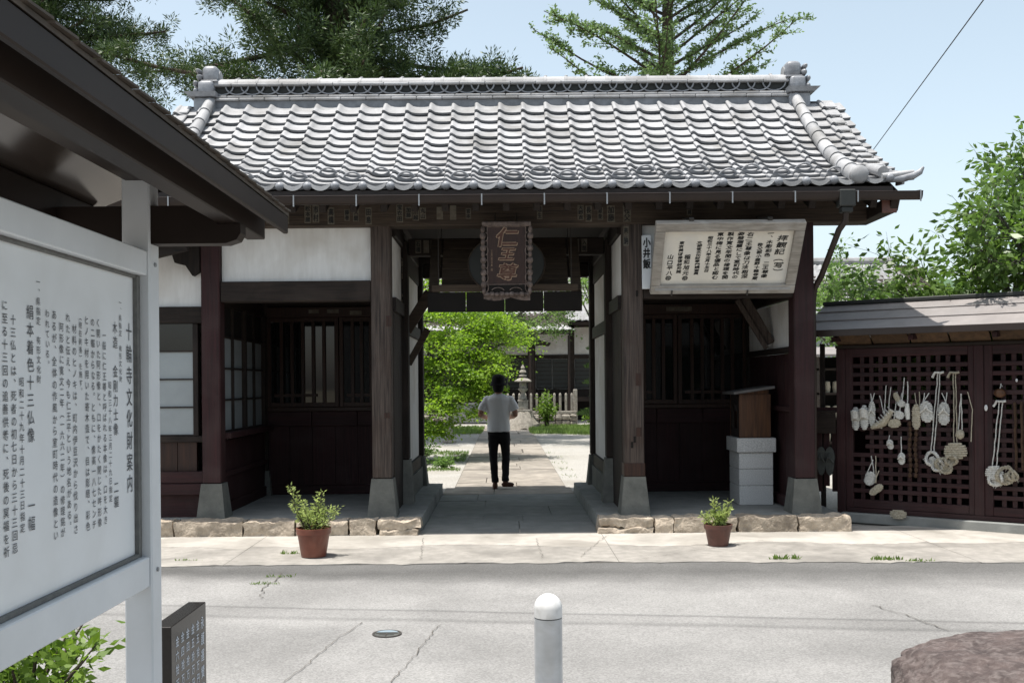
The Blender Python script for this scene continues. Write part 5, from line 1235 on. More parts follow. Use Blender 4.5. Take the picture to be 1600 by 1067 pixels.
LEG = {-1: [(-.085, 0, .90), (-.085, .02, .50), (-.062, -.02, .10)], 1: [(.088, 0, .90), (.108, .03, .50), (.098, -.10, .125)]}
for s in (-1, 1): limb(b, [LEG[s][0], LEG[s][1], LEG[s][2]], [.075, .05, .04])
body = remesh('body', b, M['skin'], man, .0075, 2)
sh = MB()
sh.lathe([(.10, .885), (.178, .89), (.176, .96), (.170, 1.08), (.180, 1.2), (.196, 1.32), (.204, 1.39), (.175, 1.435), (.10, 1.468), (.068, 1.482), (.03, 1.482)], (0, -.005, 0), 24, 0, 1, .70)
for s in (-1, 1):
    sh.ball((s * .175, -.005, 1.385), (.075, .072, .068), 12, 8); limb(sh, [(s * .17, -.005, 1.385), (s * .235, -.015, 1.29), (s * .262, -.02, 1.22)], [.07, .068, .069], 12)
shirt = remesh('t_shirt', sh, M['cloth_white'], man, .012, 4)
for v in shirt.data.vertices:
    f = mnoise.noise(Vector((v.co.x * 9, v.co.y * 9, v.co.z * 3.5 + v.co.x * 6))); v.co += v.normal * f * .008
tr = MB()
tr.lathe([(.08, .78), (.145, .83), (.150, .90), (.12, .96), (.08, .96)], (0, -.005, 0), 20, 0, 1, .70)
for s in (-1, 1):
    a, k_, e = (Vector(q) for q in LEG[s]); limb(tr, [a, a.lerp(k_, .5), k_, k_.lerp(e, .45), e + Vector((0, 0, .0))], [.086, .082, .064, .061, .050], 14)
    limb(tr, [e + Vector((0, 0, .07)), e + Vector((0, 0, -.0))], [.056, .060], 12)
trs = remesh('trousers', tr, M['denim'], man, .011, 2)
for v in trs.data.vertices: v.co += v.normal * mnoise.noise(v.co * 14) * .006
h_ = MB(); h_.lathe([(.118, 1.605), (.128, 1.60), (.132, 1.612), (.110, 1.640), (.106, 1.69), (.098, 1.735), (.075, 1.768), (.03, 1.785), (.004, 1.787)], (0, .01, 0), 24, 0, 1, 1.12); h_.build('hat', M['hat'], man, 60, True)
hr = MB(); hr.lathe([(.06, 1.50), (.080, 1.535), (.088, 1.58), (.086, 1.63)], (0, -.012, 0), 18, 0, 1, 1.05); hr.build('hair', M['hat'], man, 60, True)
f = MB(); f.ball((-.062, .045, .040), (.045, .125, .042), 14, 8); f.ball((-.062, -.03, .065), (.042, .055, .062), 12, 8); f.box(-.105, -.02, -.07, .165, .0, .014, .004); remesh('shoe', f, M['shoe'], man, .008, 3)
f = MB(); f.ball((.135, -.085, .075), (.105, .048, .038), 14, 8); f.ball((.10, -.105, .105), (.045, .045, .055), 12, 8); f.box(.05, .225, -.125, -.045, .038, .05, .004); remesh('shoe', f, M['shoe'], man, .008, 3)

# ------------------------------------------------------------------ trees
def rot_about(v, ax, a): return (Matrix.Rotation(a, 3, ax) @ v)
class Tree:
    def __init__(s, seed): s.r = random.Random(seed); s.wood = MB(); s.P = []; s.D = []
    def limb(s, p, d, L, r, depth, up=.15, spread=.7, kids=4, segs=5, taper=.55, leafy=2, nleaf=14, leafr=.12, wob=.16):
        pts = [Vector(p)]; rad = [r]; d = Vector(d).normalized()
        for i in range(segs):
            d = (d + Vector((s.r.gauss(0, wob), s.r.gauss(0, wob), s.r.gauss(0, wob) + up * .3))).normalized()
            pts.append(pts[-1] + d * L / segs); rad.append(r * (1 - (1 - taper) * (i + 1) / segs))
        s.wood.tube(pts, rad, 7 if r > .03 else 5)
        if depth <= leafy - 1 or depth == 0:
            for i in range(nleaf):
                t = s.r.random() ** .6; k = min(int(t * segs), segs - 1); q = pts[k].lerp(pts[k + 1], t * segs - k)
                dd = Vector((s.r.gauss(0, 1), s.r.gauss(0, 1), s.r.gauss(0, .7))) ; s.P.append(q + dd * leafr * .4); s.D.append((dd + d * .6).normalized())
        if depth > 0:
            for i in range(kids):
                t = .35 + .65 * (i + s.r.random()) / kids; k = min(int(t * segs), segs - 1); q = pts[k].lerp(pts[k + 1], min(1, t * segs - k))
                ax = Vector((s.r.gauss(0, 1), s.r.gauss(0, 1), s.r.gauss(0, 1))).cross(d).normalized() if True else None
                nd = rot_about(d, ax, s.r.uniform(.5, 1.0) * spread)
                s.limb(q, nd, L * s.r.uniform(.5, .72), rad[k] * .6, depth - 1, up, spread, kids, max(3, segs - 1), taper, leafy, nleaf, leafr, wob)
def tree_thing(name, T, loc, label, cat, mat, size, aspect=.42, bark='bark', droop=0.0, group=None, kink=.04, flat=0.0):
    o = thing(name, loc, label, cat, group)
    T.wood.build('trunk', M[bark], o, smooth=60)
    D = np.array([tuple(d) for d in T.D]); D[:, 2] -= droop
    leaves('crown', [tuple(p) for p in T.P], D, np.array([T.r.uniform(.7, 1.25) * size for _ in T.P]), M[mat], o, aspect, loc, kink, flat)
    return o
# big cedars: trunk, tiers of boughs, each bough carrying tufts of short shoots
def cedar(x, y, z0, z1, rmax, seed, label, density=1.0, extra=()):
    T = Tree(seed); r = T.r; top = Vector((x, y, z1))
    T.wood.tube([(x, y, 0), (x + .1, y, z0), (x, y, (z0 + z1) / 2), top], [rmax * .10, rmax * .085, rmax * .055, .05], 12)
    boughs = []
    z = z0
    while z < z1 - .6:
        t = (z - z0) / (z1 - z0); R_ = rmax * (1.0 - .15 * (1 - t) ** 3) * (1 - t ** 1.7) + .6
        for k in range(4):
            boughs.append((r.uniform(0, 6.283), z + r.uniform(-.3, .3), R_ * r.uniform(.55, 1.05)))
        z += .62
    boughs += list(extra)
    PP, DD = [], []
    rs_ = np.random.default_rng(seed)
    for a, zz, L in boughs:
        if math.cos(a) < -.45 and zz < 10.3: L = min(L, 3.7)
        d = Vector((math.cos(a), math.sin(a), r.uniform(-.12, .25))).normalized(); p = Vector((x, y, zz)); pts = [p]; n = 7
        for i in range(n):
            dd = d + Vector((r.gauss(0, .12), r.gauss(0, .12), -.10 + .13 * i / n * 2)); p = p + dd.normalized() * L / n; pts.append(p)
        T.wood.tube(pts, [.085 * (1 - .11 * i) * min(1.2, L / 4) + .012 for i in range(n + 1)], 6)
        for i in range(int(L * (8.5 if zz < 15 else 2.5) * density)):
            t = .08 + .92 * r.random() ** .85; k = min(int(t * n), n - 1); q = pts[k].lerp(pts[k + 1], t * n - k)
            c = q + Vector((r.gauss(0, .30), r.gauss(0, .30), r.gauss(-.10, .30))) * (1.05 - .3 * t)
            sz = r.uniform(.22, .46); od = (c - Vector((x, y, c.z - .8))).normalized(); m_ = 95
            v = rs_.normal(size=(m_, 3)) * (1, 1, .8); v /= np.linalg.norm(v, axis=1, keepdims=True)
            PP.append(np.array(c) + v * sz * (.15 + .75 * rs_.random((m_, 1)) ** .8)); DD.append(v + np.array(od) * .15 + np.array((0, 0, .25)) + rs_.normal(size=(m_, 3)) * .25)
    o = thing('cedar_tree', (x, y, 0), label, 'tree', 'tall cedars behind the gate'); T.wood.build('trunk', M['bark'], o, smooth=60)
    P_ = np.concatenate(PP); leaves('crown', P_, np.concatenate(DD), rs_.uniform(.09, .18, len(P_)), M['cedar'], o, .26, (x, y, 0))
    return o
cedar(-5.1, 30.5, 6.4, 23, 6.0, 21, 'huge dark cedar rising behind the middle of the gate roof', 1.25, [(3.05, 10.6, 7.6), (.05, 9.9, 6.6), (-.1, 11.3, 6.2), (2.9, 12.4, 7.4)])
cedar(-15.6, 33.5, 7.0, 24, 5.0, 33, 'dark cedar at the far left edge behind the information board roof', 1.0)
# larch with ascending boughs
def larch(x, y, z0, z1, seed):
    T = Tree(seed); r = T.r; T.wood.tube([(x, y, 0), (x, y, z0), (x + .05, y, (z0 + z1) / 2), (x, y, z1)], [.30, .24, .13, .03], 10)
    z = z0; k = 0
    while z < z1 - .5:
        t = (z - z0) / (z1 - z0); a = k * 2.4 + r.uniform(-.3, .3); L = (4.6 * (1 - t) + .8) * r.uniform(.75, 1.05)
        d = Vector((math.cos(a), math.sin(a) * .8, .50 + .35 * t)).normalized(); p = Vector((x, y, z)); pts = [p]; n = 8
        for i in range(n):
            d = (d + Vector((r.gauss(0, .05), r.gauss(0, .05), r.gauss(.0, .05)))).normalized(); p = p + d * L / n; pts.append(p)
        T.wood.tube(pts, [.055 * (1 - i / n * .9) * (1 - t * .5) + .007 for i in range(n + 1)], 6)
        for i in range(int(L * 6)):
            tt = .15 + .85 * r.random(); kk = min(int(tt * n), n - 1); q = pts[kk].lerp(pts[kk + 1], tt * n - kk)
            sd_ = d.cross(Vector((0, 0, 1))).normalized() * (1 if i % 2 else -1); td = (sd_ * r.uniform(.4, 1) + d * .7 + Vector((0, 0, r.uniform(-.25, .2)))).normalized(); tl = r.uniform(.35, 1.0) * (1.15 - tt * .6)
            T.wood.tube([q, q + td * tl * .5, q + td * tl + Vector((0, 0, -.04))], [.012, .008, .004], 4)
            for j in range(int(62 * tl)):
                c = q + td * tl * r.random() + Vector((r.gauss(0, .05), r.gauss(0, .05), r.gauss(.01, .05))); T.P.append(c); T.D.append(Vector((r.gauss(0, 1), r.gauss(0, 1), r.gauss(.3, .7))))
        z += .150; k += 1
    return tree_thing('larch_tree', T, (x, y, 0), 'feathery green conifer with rising boughs behind the right part of the ridge', 'tree', 'larch', .125, .45, 'bark', .2)
larch(5.25, 31.5, 9.2, 22, 4)
# maple seen through the passage: horizontal sprays of leaves
def maple(x, y, lobes, seed, name, label, mat, size, per=520):
    T = Tree(seed); r = T.r; T.wood.tube([(x, y, 0), (x + .05, y + .05, .6), (x - .05, y, 1.3)], [.13, .10, .08], 9)
    for (lx, ly, lz, rx, rz) in lobes:
        c = Vector((lx, ly, lz)); T.wood.tube([(x, y, 1.0), Vector((x, y, 1.2)).lerp(c, .5) + Vector((0, 0, .15)), c], [.06, .035, .012], 6)
        for k in range(9):
            sc = c + Vector((r.uniform(-1, 1) * rx * .75, r.uniform(-1, 1) * rx * .7, r.uniform(-1, 1) * rz * .8)); rr_ = rx * r.uniform(.3, .55)
            T.wood.tube([c, c.lerp(sc, .6) + Vector((0, 0, .06)), sc], [.012, .008, .004], 4)
            for j in range(per // 9):
                v = Vector((r.gauss(0, .55), r.gauss(0, .55), r.gauss(0, .16))); q = sc + v * rr_ - Vector((0, 0, .25 * (v.x * v.x + v.y * v.y) * rr_))
                T.P.append(q); T.D.append(Vector((r.gauss(0, 1), r.gauss(0, 1), r.gauss(-.25, .35))))
    return tree_thing(name, T, (x, y, 0), label, 'tree', mat, size, .75, 'bark_grey', .15, None, .04, 2.2)
rl = random.Random(12)
lob = [(-1.0, 21.6, 1.25, .8, .5), (-1.5, 21.2, 1.05, .8, .5), (-1.2, 21.5, 1.75, .9, .5), (-.65, 21.7, 2.15, .9, .45), (-.2, 21.9, 2.45, .8, .4), (-1.4, 21.7, 2.45, .9, .45), (-.8, 22.0, 2.85, .9, .45), (-1.7, 22.0, 3.05, .9, .5), (-.05, 22.2, 2.9, .7, .35),
       (-2.2, 21.6, 1.9, .9, .6), (-2.3, 22.0, 2.7, .9, .5), (-.9, 22.4, 3.5, .9, .45), (-1.9, 22.6, 3.8, 1.0, .5), (-2.7, 21.8, 1.2, .8, .6), (-1.6, 21.4, .75, .6, .35), (-2.1, 21.2, .6, .6, .35), (-.55, 21.5, 1.65, .6, .3), (-3.1, 22.2, 2.4, 1, .8)]
maple(-2.2, 22.2, lob, 5, 'maple_tree', 'bright green maple spreading over the path beyond the passage', 'maple', .07, 1900)
lob2 = [(rl.uniform(-.8, 2.0), rl.uniform(27, 29), rl.uniform(3.2, 4.6), .9, .5) for _ in range(13)]
maple(-3.0, 28.8, [(.9, 27.6, 3.3, .8, .5), (1.3, 28, 3.7, .8, .5), (.5, 27.7, 3.5, .8, .5), (.2, 27.5, 3.15, .6, .4)] + lob2, 6, 'loose_tree', 'pale loose-leaved tree between the maple and the hall roof', 'garden', .07, 620)
lob3 = [(rl.uniform(1.9, 3.6), rl.uniform(25.5, 27), rl.uniform(3.6, 5.0), .8, .45) for _ in range(10)]
maple(3.2, 26.2, lob3, 9, 'loose_tree', 'grey-green leafy tree hanging in at the right top of the passage', 'garden', .075, 420)
# cherry by the shed, trees behind it
T = Tree(17)
T.wood.tube([(7.6, 13.2, 0), (7.5, 13.1, 1.1), (7.2, 12.9, 2.0)], [.17, .15, .12], 10)
for d, L in (((-.9, -.25, .25), 1.55), ((-.8, -.1, .55), 1.6), ((-.45, -.1, 1.0), 1.5), ((-.6, -.6, .15), 1.5), ((-1, .1, .15), 1.5), ((.3, 0, 1), 1.6), ((.8, -.3, .5), 1.6), ((-.2, -.8, .6), 1.5), ((-.25, -.3, 1.1), 1.75), ((-.75, .2, .55), 1.6), ((.2, -.5, 1.0), 1.8), ((-.5, -1, .45), 1.5)):
    T.limb((7.2, 12.9, 2.0), d, L, .055, 3, .0, .75, 4, 5, .45, 2, 11, .16)
T.wood.tube([(7.2, 12.9, 2.0), (6.7, 12.3, 2.6), (6.3, 11.9, 3.0)], [.05, .04, .03], 7)
for d, L in (((-1, -.7, .3), 1.0), ((-.8, -.3, .6), .9), ((-.4, -1, .3), .8)): T.limb((6.3, 11.9, 3.0), d, L, .025, 2, .05, .7, 4, 4, .45, 2, 9, .14)
tree_thing('cherry_tree', T, (7.5, 13.5, 0), 'large-leaved cherry tree leaning over the shed roof at the right edge', 'tree', 'cherry', .125, .44, 'bark_grey', .35, None, .06)
T = Tree(23); T.wood.tube([(8.2, 22.5, 0), (8.1, 22.4, 1.6)], [.12, .1], 9)
for d, L in (((-.9, 0, .5), 1.7), ((-.4, .2, 1), 1.7), ((.5, -.2, .7), 1.5), ((-.7, -.5, .3), 1.6), ((.9, 0, .3), 1.5), ((-.2, -.3, 1.3), 1.5), ((-1, .1, .15), 1.6)):
    T.limb((8.1, 22.4, 1.5), d, L, .05, 3, .1, .8, 4, 5, .45, 2, 16, .14)
tree_thing('garden_tree', T, (8.2, 22.5, 0), 'light green garden tree behind the gap between gate and shed', 'tree', 'garden', .11, .5, 'bark_grey', .25)
T = Tree(29); T.wood.tube([(11.5, 24.5, 0), (11.4, 24.5, 1.6)], [.14, .11], 9)
for d, L in (((-.9, 0, .4), 1.5), ((-.4, .2, 1), 1.4), ((.5, -.2, .9), 1.4), ((-.7, -.5, .3), 1.4), ((.9, 0, .4), 1.5), ((-.2, -.3, 1.2), 1.4)):
    T.limb((11.4, 24.5, 1.5), d, L, .05, 3, .1, .8, 4, 5, .45, 2, 15, .14)
tree_thing('garden_tree', T, (11.5, 24.5, 0), 'dark green garden tree behind the cherry and the shed', 'tree', 'cherry', .12, .5, 'bark_grey', .25)
T = Tree(31); T.wood.tube([(23, 36, 0), (23, 36, 9)], [.3, .2], 8)
for k in range(16):
    a = k * 2.4; T.limb((23, 36, 6 + k * .42), (math.cos(a), math.sin(a), .2), 2.6 - k * .08, .06, 2, .1, .8, 4, 4, .4, 2, 16, .25)
tree_thing('far_pine', T, (23, 36, 0), 'dark far pine top at the right edge of the picture', 'tree', 'cedar', .3, .3, 'bark', 0)
# clipped garden pine
o = thing('clipped_pine', (3.35, 27.5, 0), 'cloud-pruned pine with flat pads at the right of the passage', 'tree')
MB().tube([(3.35, 27.5, 0), (3.25, 27.5, .9), (3.4, 27.5, 1.8), (3.3, 27.5, 3.2)], [.12, .1, .08, .04], 9).build('trunk', M['bark'], o, smooth=60)
rp2 = random.Random(2)
for (px_, pz, rx, rz) in ((2.75, .75, .55, .18), (3.3, .95, .5, .17), (3.0, 1.22, .42, .14), (2.9, 1.62, .5, .15), (3.35, 1.75, .45, .14), (2.8, 2.05, .36, .13), (3.2, 2.25, .4, .13), (2.85, 2.55, .33, .12), (3.1, 2.85, .34, .14), (3.9, 1.2, .5, .16), (3.9, 2.0, .45, .15), (3.4, 3.2, .35, .25)):
    P, D = [], []
    for j in range(520):
        v = Vector((rp2.gauss(0, 1), rp2.gauss(0, 1), rp2.gauss(0, 1))).normalized() * (.55 + .45 * rp2.random())
        P.append((px_ - .2 + v.x * rx, 27.4 + v.y * rx * .8, pz + abs(v.z) * rz)); D.append((v.x * .6, v.y * .6, .9 + rp2.gauss(0, .3)))
    leaves('foliage_pad', P, D, .11, M['pine'], o, .3, (3.35, 27.5, 0))
# shrub by the information board, shrubs beyond the passage
def shrub(x, y, rx, h, n, size, label, mat='shrub', seed=1, aspect=.5, name='shrub', cat='shrub', z0=0.0):
    r = random.Random(seed); o = thing(name, (x, y, 0), label, cat); st = MB(); P, D = [], []
    for k in range(max(7, n // 60)):
        a = r.uniform(0, 6.283); e = Vector((x + math.cos(a) * rx * r.random() ** .5, y + math.sin(a) * rx * r.random() ** .5 * .8, z0 + h * r.uniform(.45, 1)))
        b0_ = Vector((x + r.uniform(-.1, .1) * rx, y, 0)); c = b0_.lerp(e, .55) + Vector((0, 0, h * .12)); st.tube([b0_, c, e], [.012, .008, .003], 5)
        for j in range(60):
            t = .25 + .75 * r.random(); q = b0_.lerp(c, t * 2) if t < .5 else c.lerp(e, t * 2 - 1); v = Vector((r.gauss(0, 1), r.gauss(0, 1), r.gauss(.1, .6)))
            P.append(tuple(q + v * .05)); D.append(tuple(v))
    st.build('stems', M['bark'], o); leaves('foliage', P, D, np.array([r.uniform(.7, 1.3) * size for _ in P]), M[mat], o, aspect, (x, y, 0), .06)
shrub(-2.16, 4.5, .42, .66, 1100, .062, 'leafy green shrub under the information board', 'shrub', 4)
shrub(1.55, 36.2, .5, 1.35, 900, .12, 'yellow-green shrub in front of the stone fence', 'shrub', 6)
shrub(3.6, 36.0, .8, .85, 1300, .12, 'low green shrubs right of the stone fence', 'shrub', 7)
shrub(-1.75, 20.6, .45, .4, 600, .09, 'low dark shrub at the foot of the maple', 'garden', 9)
shrub(-1.2, 19.6, .25, .22, 300, .07, 'small plant on the grass left of the path', 'garden', 10, .5, 'plant', 'plant')
# grass: lawn beyond, patches, weeds at the kerb
def grass(x0, x1, y0, y1, n, h, seed, name='grass', fn=None, label='short green grass'):
    r = np.random.default_rng(seed); X = r.uniform(x0, x1, n); Yy = r.uniform(y0, y1, n)
    if fn is not None: k = fn(X, Yy); X, Yy = X[k], Yy[k]
    P = np.stack([X, Yy, np.zeros_like(X) - .01], 1); D = np.stack([r.normal(0, .35, len(X)), r.normal(0, .35, len(X)), np.ones(len(X))], 1)
    o = leaves(name, P, D, r.uniform(.6, 1.3, len(X)) * h, M['grass'], None, .22); o['kind'] = 'stuff'; o['label'] = label; return o
grass(.9, 9, 31.0, 37.6, 26000, .15, 1, label='lit green lawn in front of the stone fence', fn=lambda x, y: y > 32.0 + .7 * np.sin(x * 1.3))
grass(-6, -.75, 33.0, 37.5, 9000, .13, 2, label='green lawn strip left of the path end')
grass(-3.2, -.85, 19.0, 24.5, 9000, .06, 3, label='thin grass left of the path under the maple', fn=lambda x, y: np.sin(x * 3.1 + y) + np.sin(y * 2.3 - x * 1.7) > -.1)
grass(.98, 1.3, 16.5, 24, 260, .04, 4, label='sparse grass along the right edge of the path', fn=lambda x, y: np.sin(y * 4) > .2)
def tuft(px_, py_, n, h, seed, label):
    x, y = gp(px_, py_); r = np.random.default_rng(seed); o = thing('weed_tuft', (x, y, 0), label, 'weed')
    P = np.stack([x + r.choice((-.09, -.03, .02, .11), n) + r.normal(0, .022, n), y + r.normal(0, .012, n), np.zeros(n) - .004], 1); D = np.stack([r.normal(0, .6, n), r.normal(0, .4, n), np.ones(n)], 1)
    leaves('blades', P, D, r.uniform(.5, 1.3, n) * h, M['grass'], o, .25, (x, y, 0))['kind'] = 'stuff'
for i, (a, b, n, h, lb) in enumerate(((1222, 874, 70, .06, 'bright weed tuft in the joint before the right pot'), (1382, 875, 90, .05, 'weed tuft in the joint before the shed'), (1430, 877, 50, .04, 'rightmost weed tuft in the joint before the shed'),
        (410, 912, 60, .03, 'dry weeds in the road crack nearest the left pot'), (432, 901, 60, .03, 'dry weeds at the upper end of the road crack'), (455, 866, 60, .05, 'weeds at the foot of the left pot'), (286, 876, 60, .03, 'sparse weeds on the apron beside the board post'))):
    tuft(a, b, n, h, 60 + i, lb)
# ------------------------------------------------------------------ beyond the gate: hall, fence, lanterns
hall = thing('main_hall', (0, 48, 0), 'dark timber temple hall with grey tiled roof seen through the passage', 'building')
def hb(name, x0, x1, y0, y1, z0, z1, mat, c=0, par=None): return MB().box(x0, x1, y0, y1, z0, z1, c).build(name, mat, par or hall)
hb('floor_deck', -12, 10, 44.6, 54, .85, 1.05, M['hallwood']); hb('underfloor', -11.8, 9.8, 45.6, 53.8, 0, .848, M['dark'])
hb('rear_wall', -11.8, 9.8, 53.7, 53.8, 1.052, 4.6, M['plaster'])
for x in (-11.8, -9, -6.2, -3.4, -1.0, 1.35, 3.15, 5.0, 7.2, 9.6): hb('post', x - .12, x + .12, 45.9, 46.14, 1.052, 4.6, M['hallwood'])
hb('tie_beam', -11.9, 9.8, 45.93, 46.13, 2.80, 2.98, M['hallwood']); hb('head_beam', -11.9, 9.8, 45.90, 46.16, 4.25, 4.55, M['hallwood'])
xs = [-11.8, -9, -6.2, -3.4, -1.0, 1.35, 3.15, 5.0, 7.2, 9.6]
for a, b_ in zip(xs[:-1], xs[1:]):
    hb('plaster_panel', a + .13, b_ - .13, 46.0, 46.06, 2.99, 4.24, M['plaster'])
    n = 2; w_ = (b_ - a - .26) / n
    for q in range(n):
        s_ = hb('shutter', a + .13 + q * w_ + .02, a + .13 + (q + 1) * w_ - .02, 46.0, 46.05, 1.42, 2.78, M['shutter'])
        for j in range(7): hb('shutter_bar', a + .13 + q * w_ + .02, a + .13 + (q + 1) * w_ - .02, 45.985, 45.999, 1.45 + j * .19, 1.48 + j * .19, M['hallwood'], 0, s_)
    hb('lower_board', a + .13, b_ - .13, 46.0, 46.05, 1.055, 1.40, M['hallwood'])
# hipped roof and porch roof as courses of tiles
def tiled_slope(par, xl0, xl1, yl, zl, xu0, xu1, yu, zu, n, name='roof_slope', sag=.25):
    """slope between eave edge (lower) and upper edge, corrugated by tile columns and stepped by courses"""
    m = MB(); cw = .30; nc = int((xl1 - xl0) / (cw / 3)); V = []; Fq = []
    for i in range(n + 1):
        t = i / n; zz = zl + (zu - zl) * t - sag * math.sin(math.pi * t) * .5
        for c in range(nc + 1):
            u = c / nc; x = (xl0 + (xl1 - xl0) * u) * (1 - t) + (xu0 + (xu1 - xu0) * u) * t; yy = yl + (yu - yl) * t
            hz = .05 * (math.sin((xl0 + (xl1 - xl0) * u) / cw * 6.283) * .5 + .5)
            V.append((x, yy, zz + hz + .05)); V.append((x, yy, zz + hz))
    W_ = 2 * (nc + 1)
    for i in range(n):
        for c in range(nc):
            Fq.append((i * W_ + 2 * c, i * W_ + 2 * c + 2, (i + 1) * W_ + 2 * c + 3, (i + 1) * W_ + 2 * c + 1))
            if i: Fq.append((i * W_ + 2 * c + 1, i * W_ + 2 * c + 3, i * W_ + 2 * c + 2, i * W_ + 2 * c))
    for c in range(nc): Fq.append((2 * c + 1, 2 * c + 3, 2 * c + 2, 2 * c))
    V = np.array(V) - np.array(worldloc(par)[0])
    o = link(name, quads_mesh(name, V, Fq, M['tile']), par); o['kind'] = 'stuff'; return o
tiled_slope(hall, -13.8, 11.6, 44.2, 4.42, -9, 7, 49.5, 8.2, 22)
MB().prism([(44.3, 4.30), (44.3, 4.40), (49.5, 8.1), (49.5, 7.9)], -13.4, 11.2, 'x').build('roof_deck', M['hallwood'], hall)
MB().prism([(49.55, 8.1), (49.55, 7.9), (54.8, 4.3), (54.8, 4.42)], -13.4, 11.2, 'x').build('roof_deck', M['hallwood'], hall)
hb('ridge', -9.2, 7.2, 49.3, 49.8, 8.1, 8.7, M['tile_dark'])
hb('eave_beam', -13.5, 11.3, 44.25, 44.36, 4.25, 4.38, M['hallwood'])
# porch
tiled_slope(hall, -4.6, 2.95, 41.2, 3.85, -3.4, 1.9, 45.4, 5.15, 16, 'porch_roof', .3)
MB().prism([(41.3, 3.70), (41.3, 3.84), (45.4, 5.1), (45.4, 4.95)], -4.4, 2.75, 'x').build('porch_deck', M['hallwood'], hall)
hb('porch_eave', -4.5, 2.85, 41.22, 41.33, 3.70, 3.82, M['hallwood'])
for x in (-4.0, 1.15): hb('porch_post', x - .13, x + .13, 41.6, 41.86, .3, 3.5, M['hallwood'])
hb('porch_beam', -4.3, 1.5, 41.6, 41.86, 3.25, 3.55, M['hallwood'])
MB().prism([(1.28, 3.3), (1.9, 3.22), (2.0, 3.35), (1.7, 3.42), (1.28, 3.55)], 41.62, 41.84, 'y').build('carved_nose', M['hallwood'], hall)
MB().tube([(2.72, 41.35, 3.65), (2.72, 41.4, .3)], .05, 8).build('rain_pipe', M['gutter'], hall)
MB().tube([(1.12, 41.3, 3.65), (1.12, 41.3, .3)], .05, 8).build('rain_pipe', M['gutter'], hall)
for i in range(4): hb('step', -3.4, .4, 42.2 + i * .45, 42.66 + i * .45, .02, .22 + i * .21, M['step_white'])
# stone fence on a dry stone base
sf = thing('stone_fence', (0, 39, 0), 'row of pale stone posts on a rough stone wall before the hall', 'fence')
rs2 = random.Random(8)
for seg, (xa_, xb_) in enumerate(((-7.0, -2.1), (-.35, 2.75))):
    MB().box(xa_ - .1, xb_ + .1, 38.85, 39.15, .46, .58, .015).build('coping', M['lantern'], sf)
    x = xa_ + .05
    while x < xb_ + .05:
        m = MB(); w_ = .095; m.box(x - w_ / 2, x + w_ / 2, 38.95, 39.05, .582, 1.22, .012); m.lathe([(w_ * .55, 1.221), (w_ * .45, 1.25), (.01, 1.29)], (x, 39, 0), 8); m.build('stone_post', M['lantern'], sf); x += .228
    for xx in (xa_ - .02, xb_ + .05): MB().box(xx - .08, xx + .08, 38.92, 39.08, .0, 1.42, .02).build('end_post', M['lantern'], sf)
    MB().box(xa_, xb_, 38.9, 39.1, -.02, .459).build('wall_core', M['crack'], sf)
    x = xa_
    while x < xb_:
        w_ = rs2.uniform(.18, .38); zc = 0
        while zc < .40:
            hh = rs2.uniform(.13, .24); hh = min(hh, .455 - zc)
            if hh < .05: break
            g = gridbox(x, min(x + w_, xb_ + .1), 38.74 + rs2.uniform(-.04, .04), 38.95, zc, zc + hh, 4, 2, 3, .05); roughen(g, .03, 6, x * 3); g.build('wall_stone', M['drystone'], sf, smooth=70); zc += hh
        x += w_
def stone_lantern(x, y, s, label):
    o = thing('stone_lantern', (x, y, 0), label, 'lantern'); c = (x, y, 0)
    def part(nm, prof, n=16, mat='lantern'): MB().lathe([(r * s, z if z < 1.063 else 1.062 + (z - 1.062) * .82) for r, z in prof], c, n).build(nm, M[mat], o, smooth=45)
    return o, part
o, part = stone_lantern(.70, 36.2, .86, 'tall weathered stone lantern on a rubble mound before the hall')
g = MB().lathe([(.62, 0), (.58, .18), (.42, .42), (.34, .62), (.1, .63)], (.70, 36.2, 0), 26); roughen(g, .09, 5, 2); roughen(g, .04, 14, 5); g.build('rubble_mound', M['drystone'], o, smooth=30)
MB().box(.42, .98, 35.92, 36.48, .60, .72, .015).build('step_slab', M['lantern'], o)
MB().box(.52, .88, 36.02, 36.38, .722, 1.02, .015).box(.50, .90, 36.0, 36.4, 1.022, 1.06, .01).build('base_block', M['lantern'], o)
part('shaft', [(.13, 1.062), (.18, 1.12), (.11, 1.24), (.09, 1.34), (.10, 1.42), (.20, 1.52), (.205, 1.58), (.12, 1.60)]); part('fire_box', [(.15, 1.602), (.155, 1.66), (.15, 1.84), (.12, 1.85)], 6)
part('cap_stone', [(.13, 1.852), (.36, 1.87), (.37, 1.91), (.26, 1.99), (.14, 2.05), (.06, 2.07)], 12); part('finial', [(.07, 2.072), (.17, 2.12), (.16, 2.17), (.07, 2.20), (.06, 2.24), (.15, 2.29), (.13, 2.36), (.06, 2.42), (.09, 2.48), (.06, 2.56), (.01, 2.64)], 12)
o, part = stone_lantern(-1.56, 28.4, 1.0, 'short stone guide post beside the maple')
part('shaft', [(.10, 0), (.10, .95), (.08, .97)], 12); part('cap_stone', [(.16, .972), (.17, 1.02), (.05, 1.10)], 8)
MB().lathe([(.2, .0), (.2, .05)], (-1.56, 28.4, 0), 10).build('footing', M['lantern'], o)
for i, (x, y, w_, h_) in enumerate(((-2.05, 20.0, .30, .42), (-2.5, 20.2, .4, .5), (-1.75, 19.7, .2, .22))):
    o = thing('garden_rock', (x, y, 0), ('pointed garden rock at the foot of the maple', 'bigger garden rock left under the maple', 'small garden rock near the path left of the maple foot')[i], 'rock'); g = MB().ball((x, y, h_ * .4), (w_, w_ * .7, h_ * .62), 14, 10); roughen(g, .12, 3.5, i); roughen(g, .03, 12, i + 4); g.build('rock', M['drystone'], o, smooth=40)
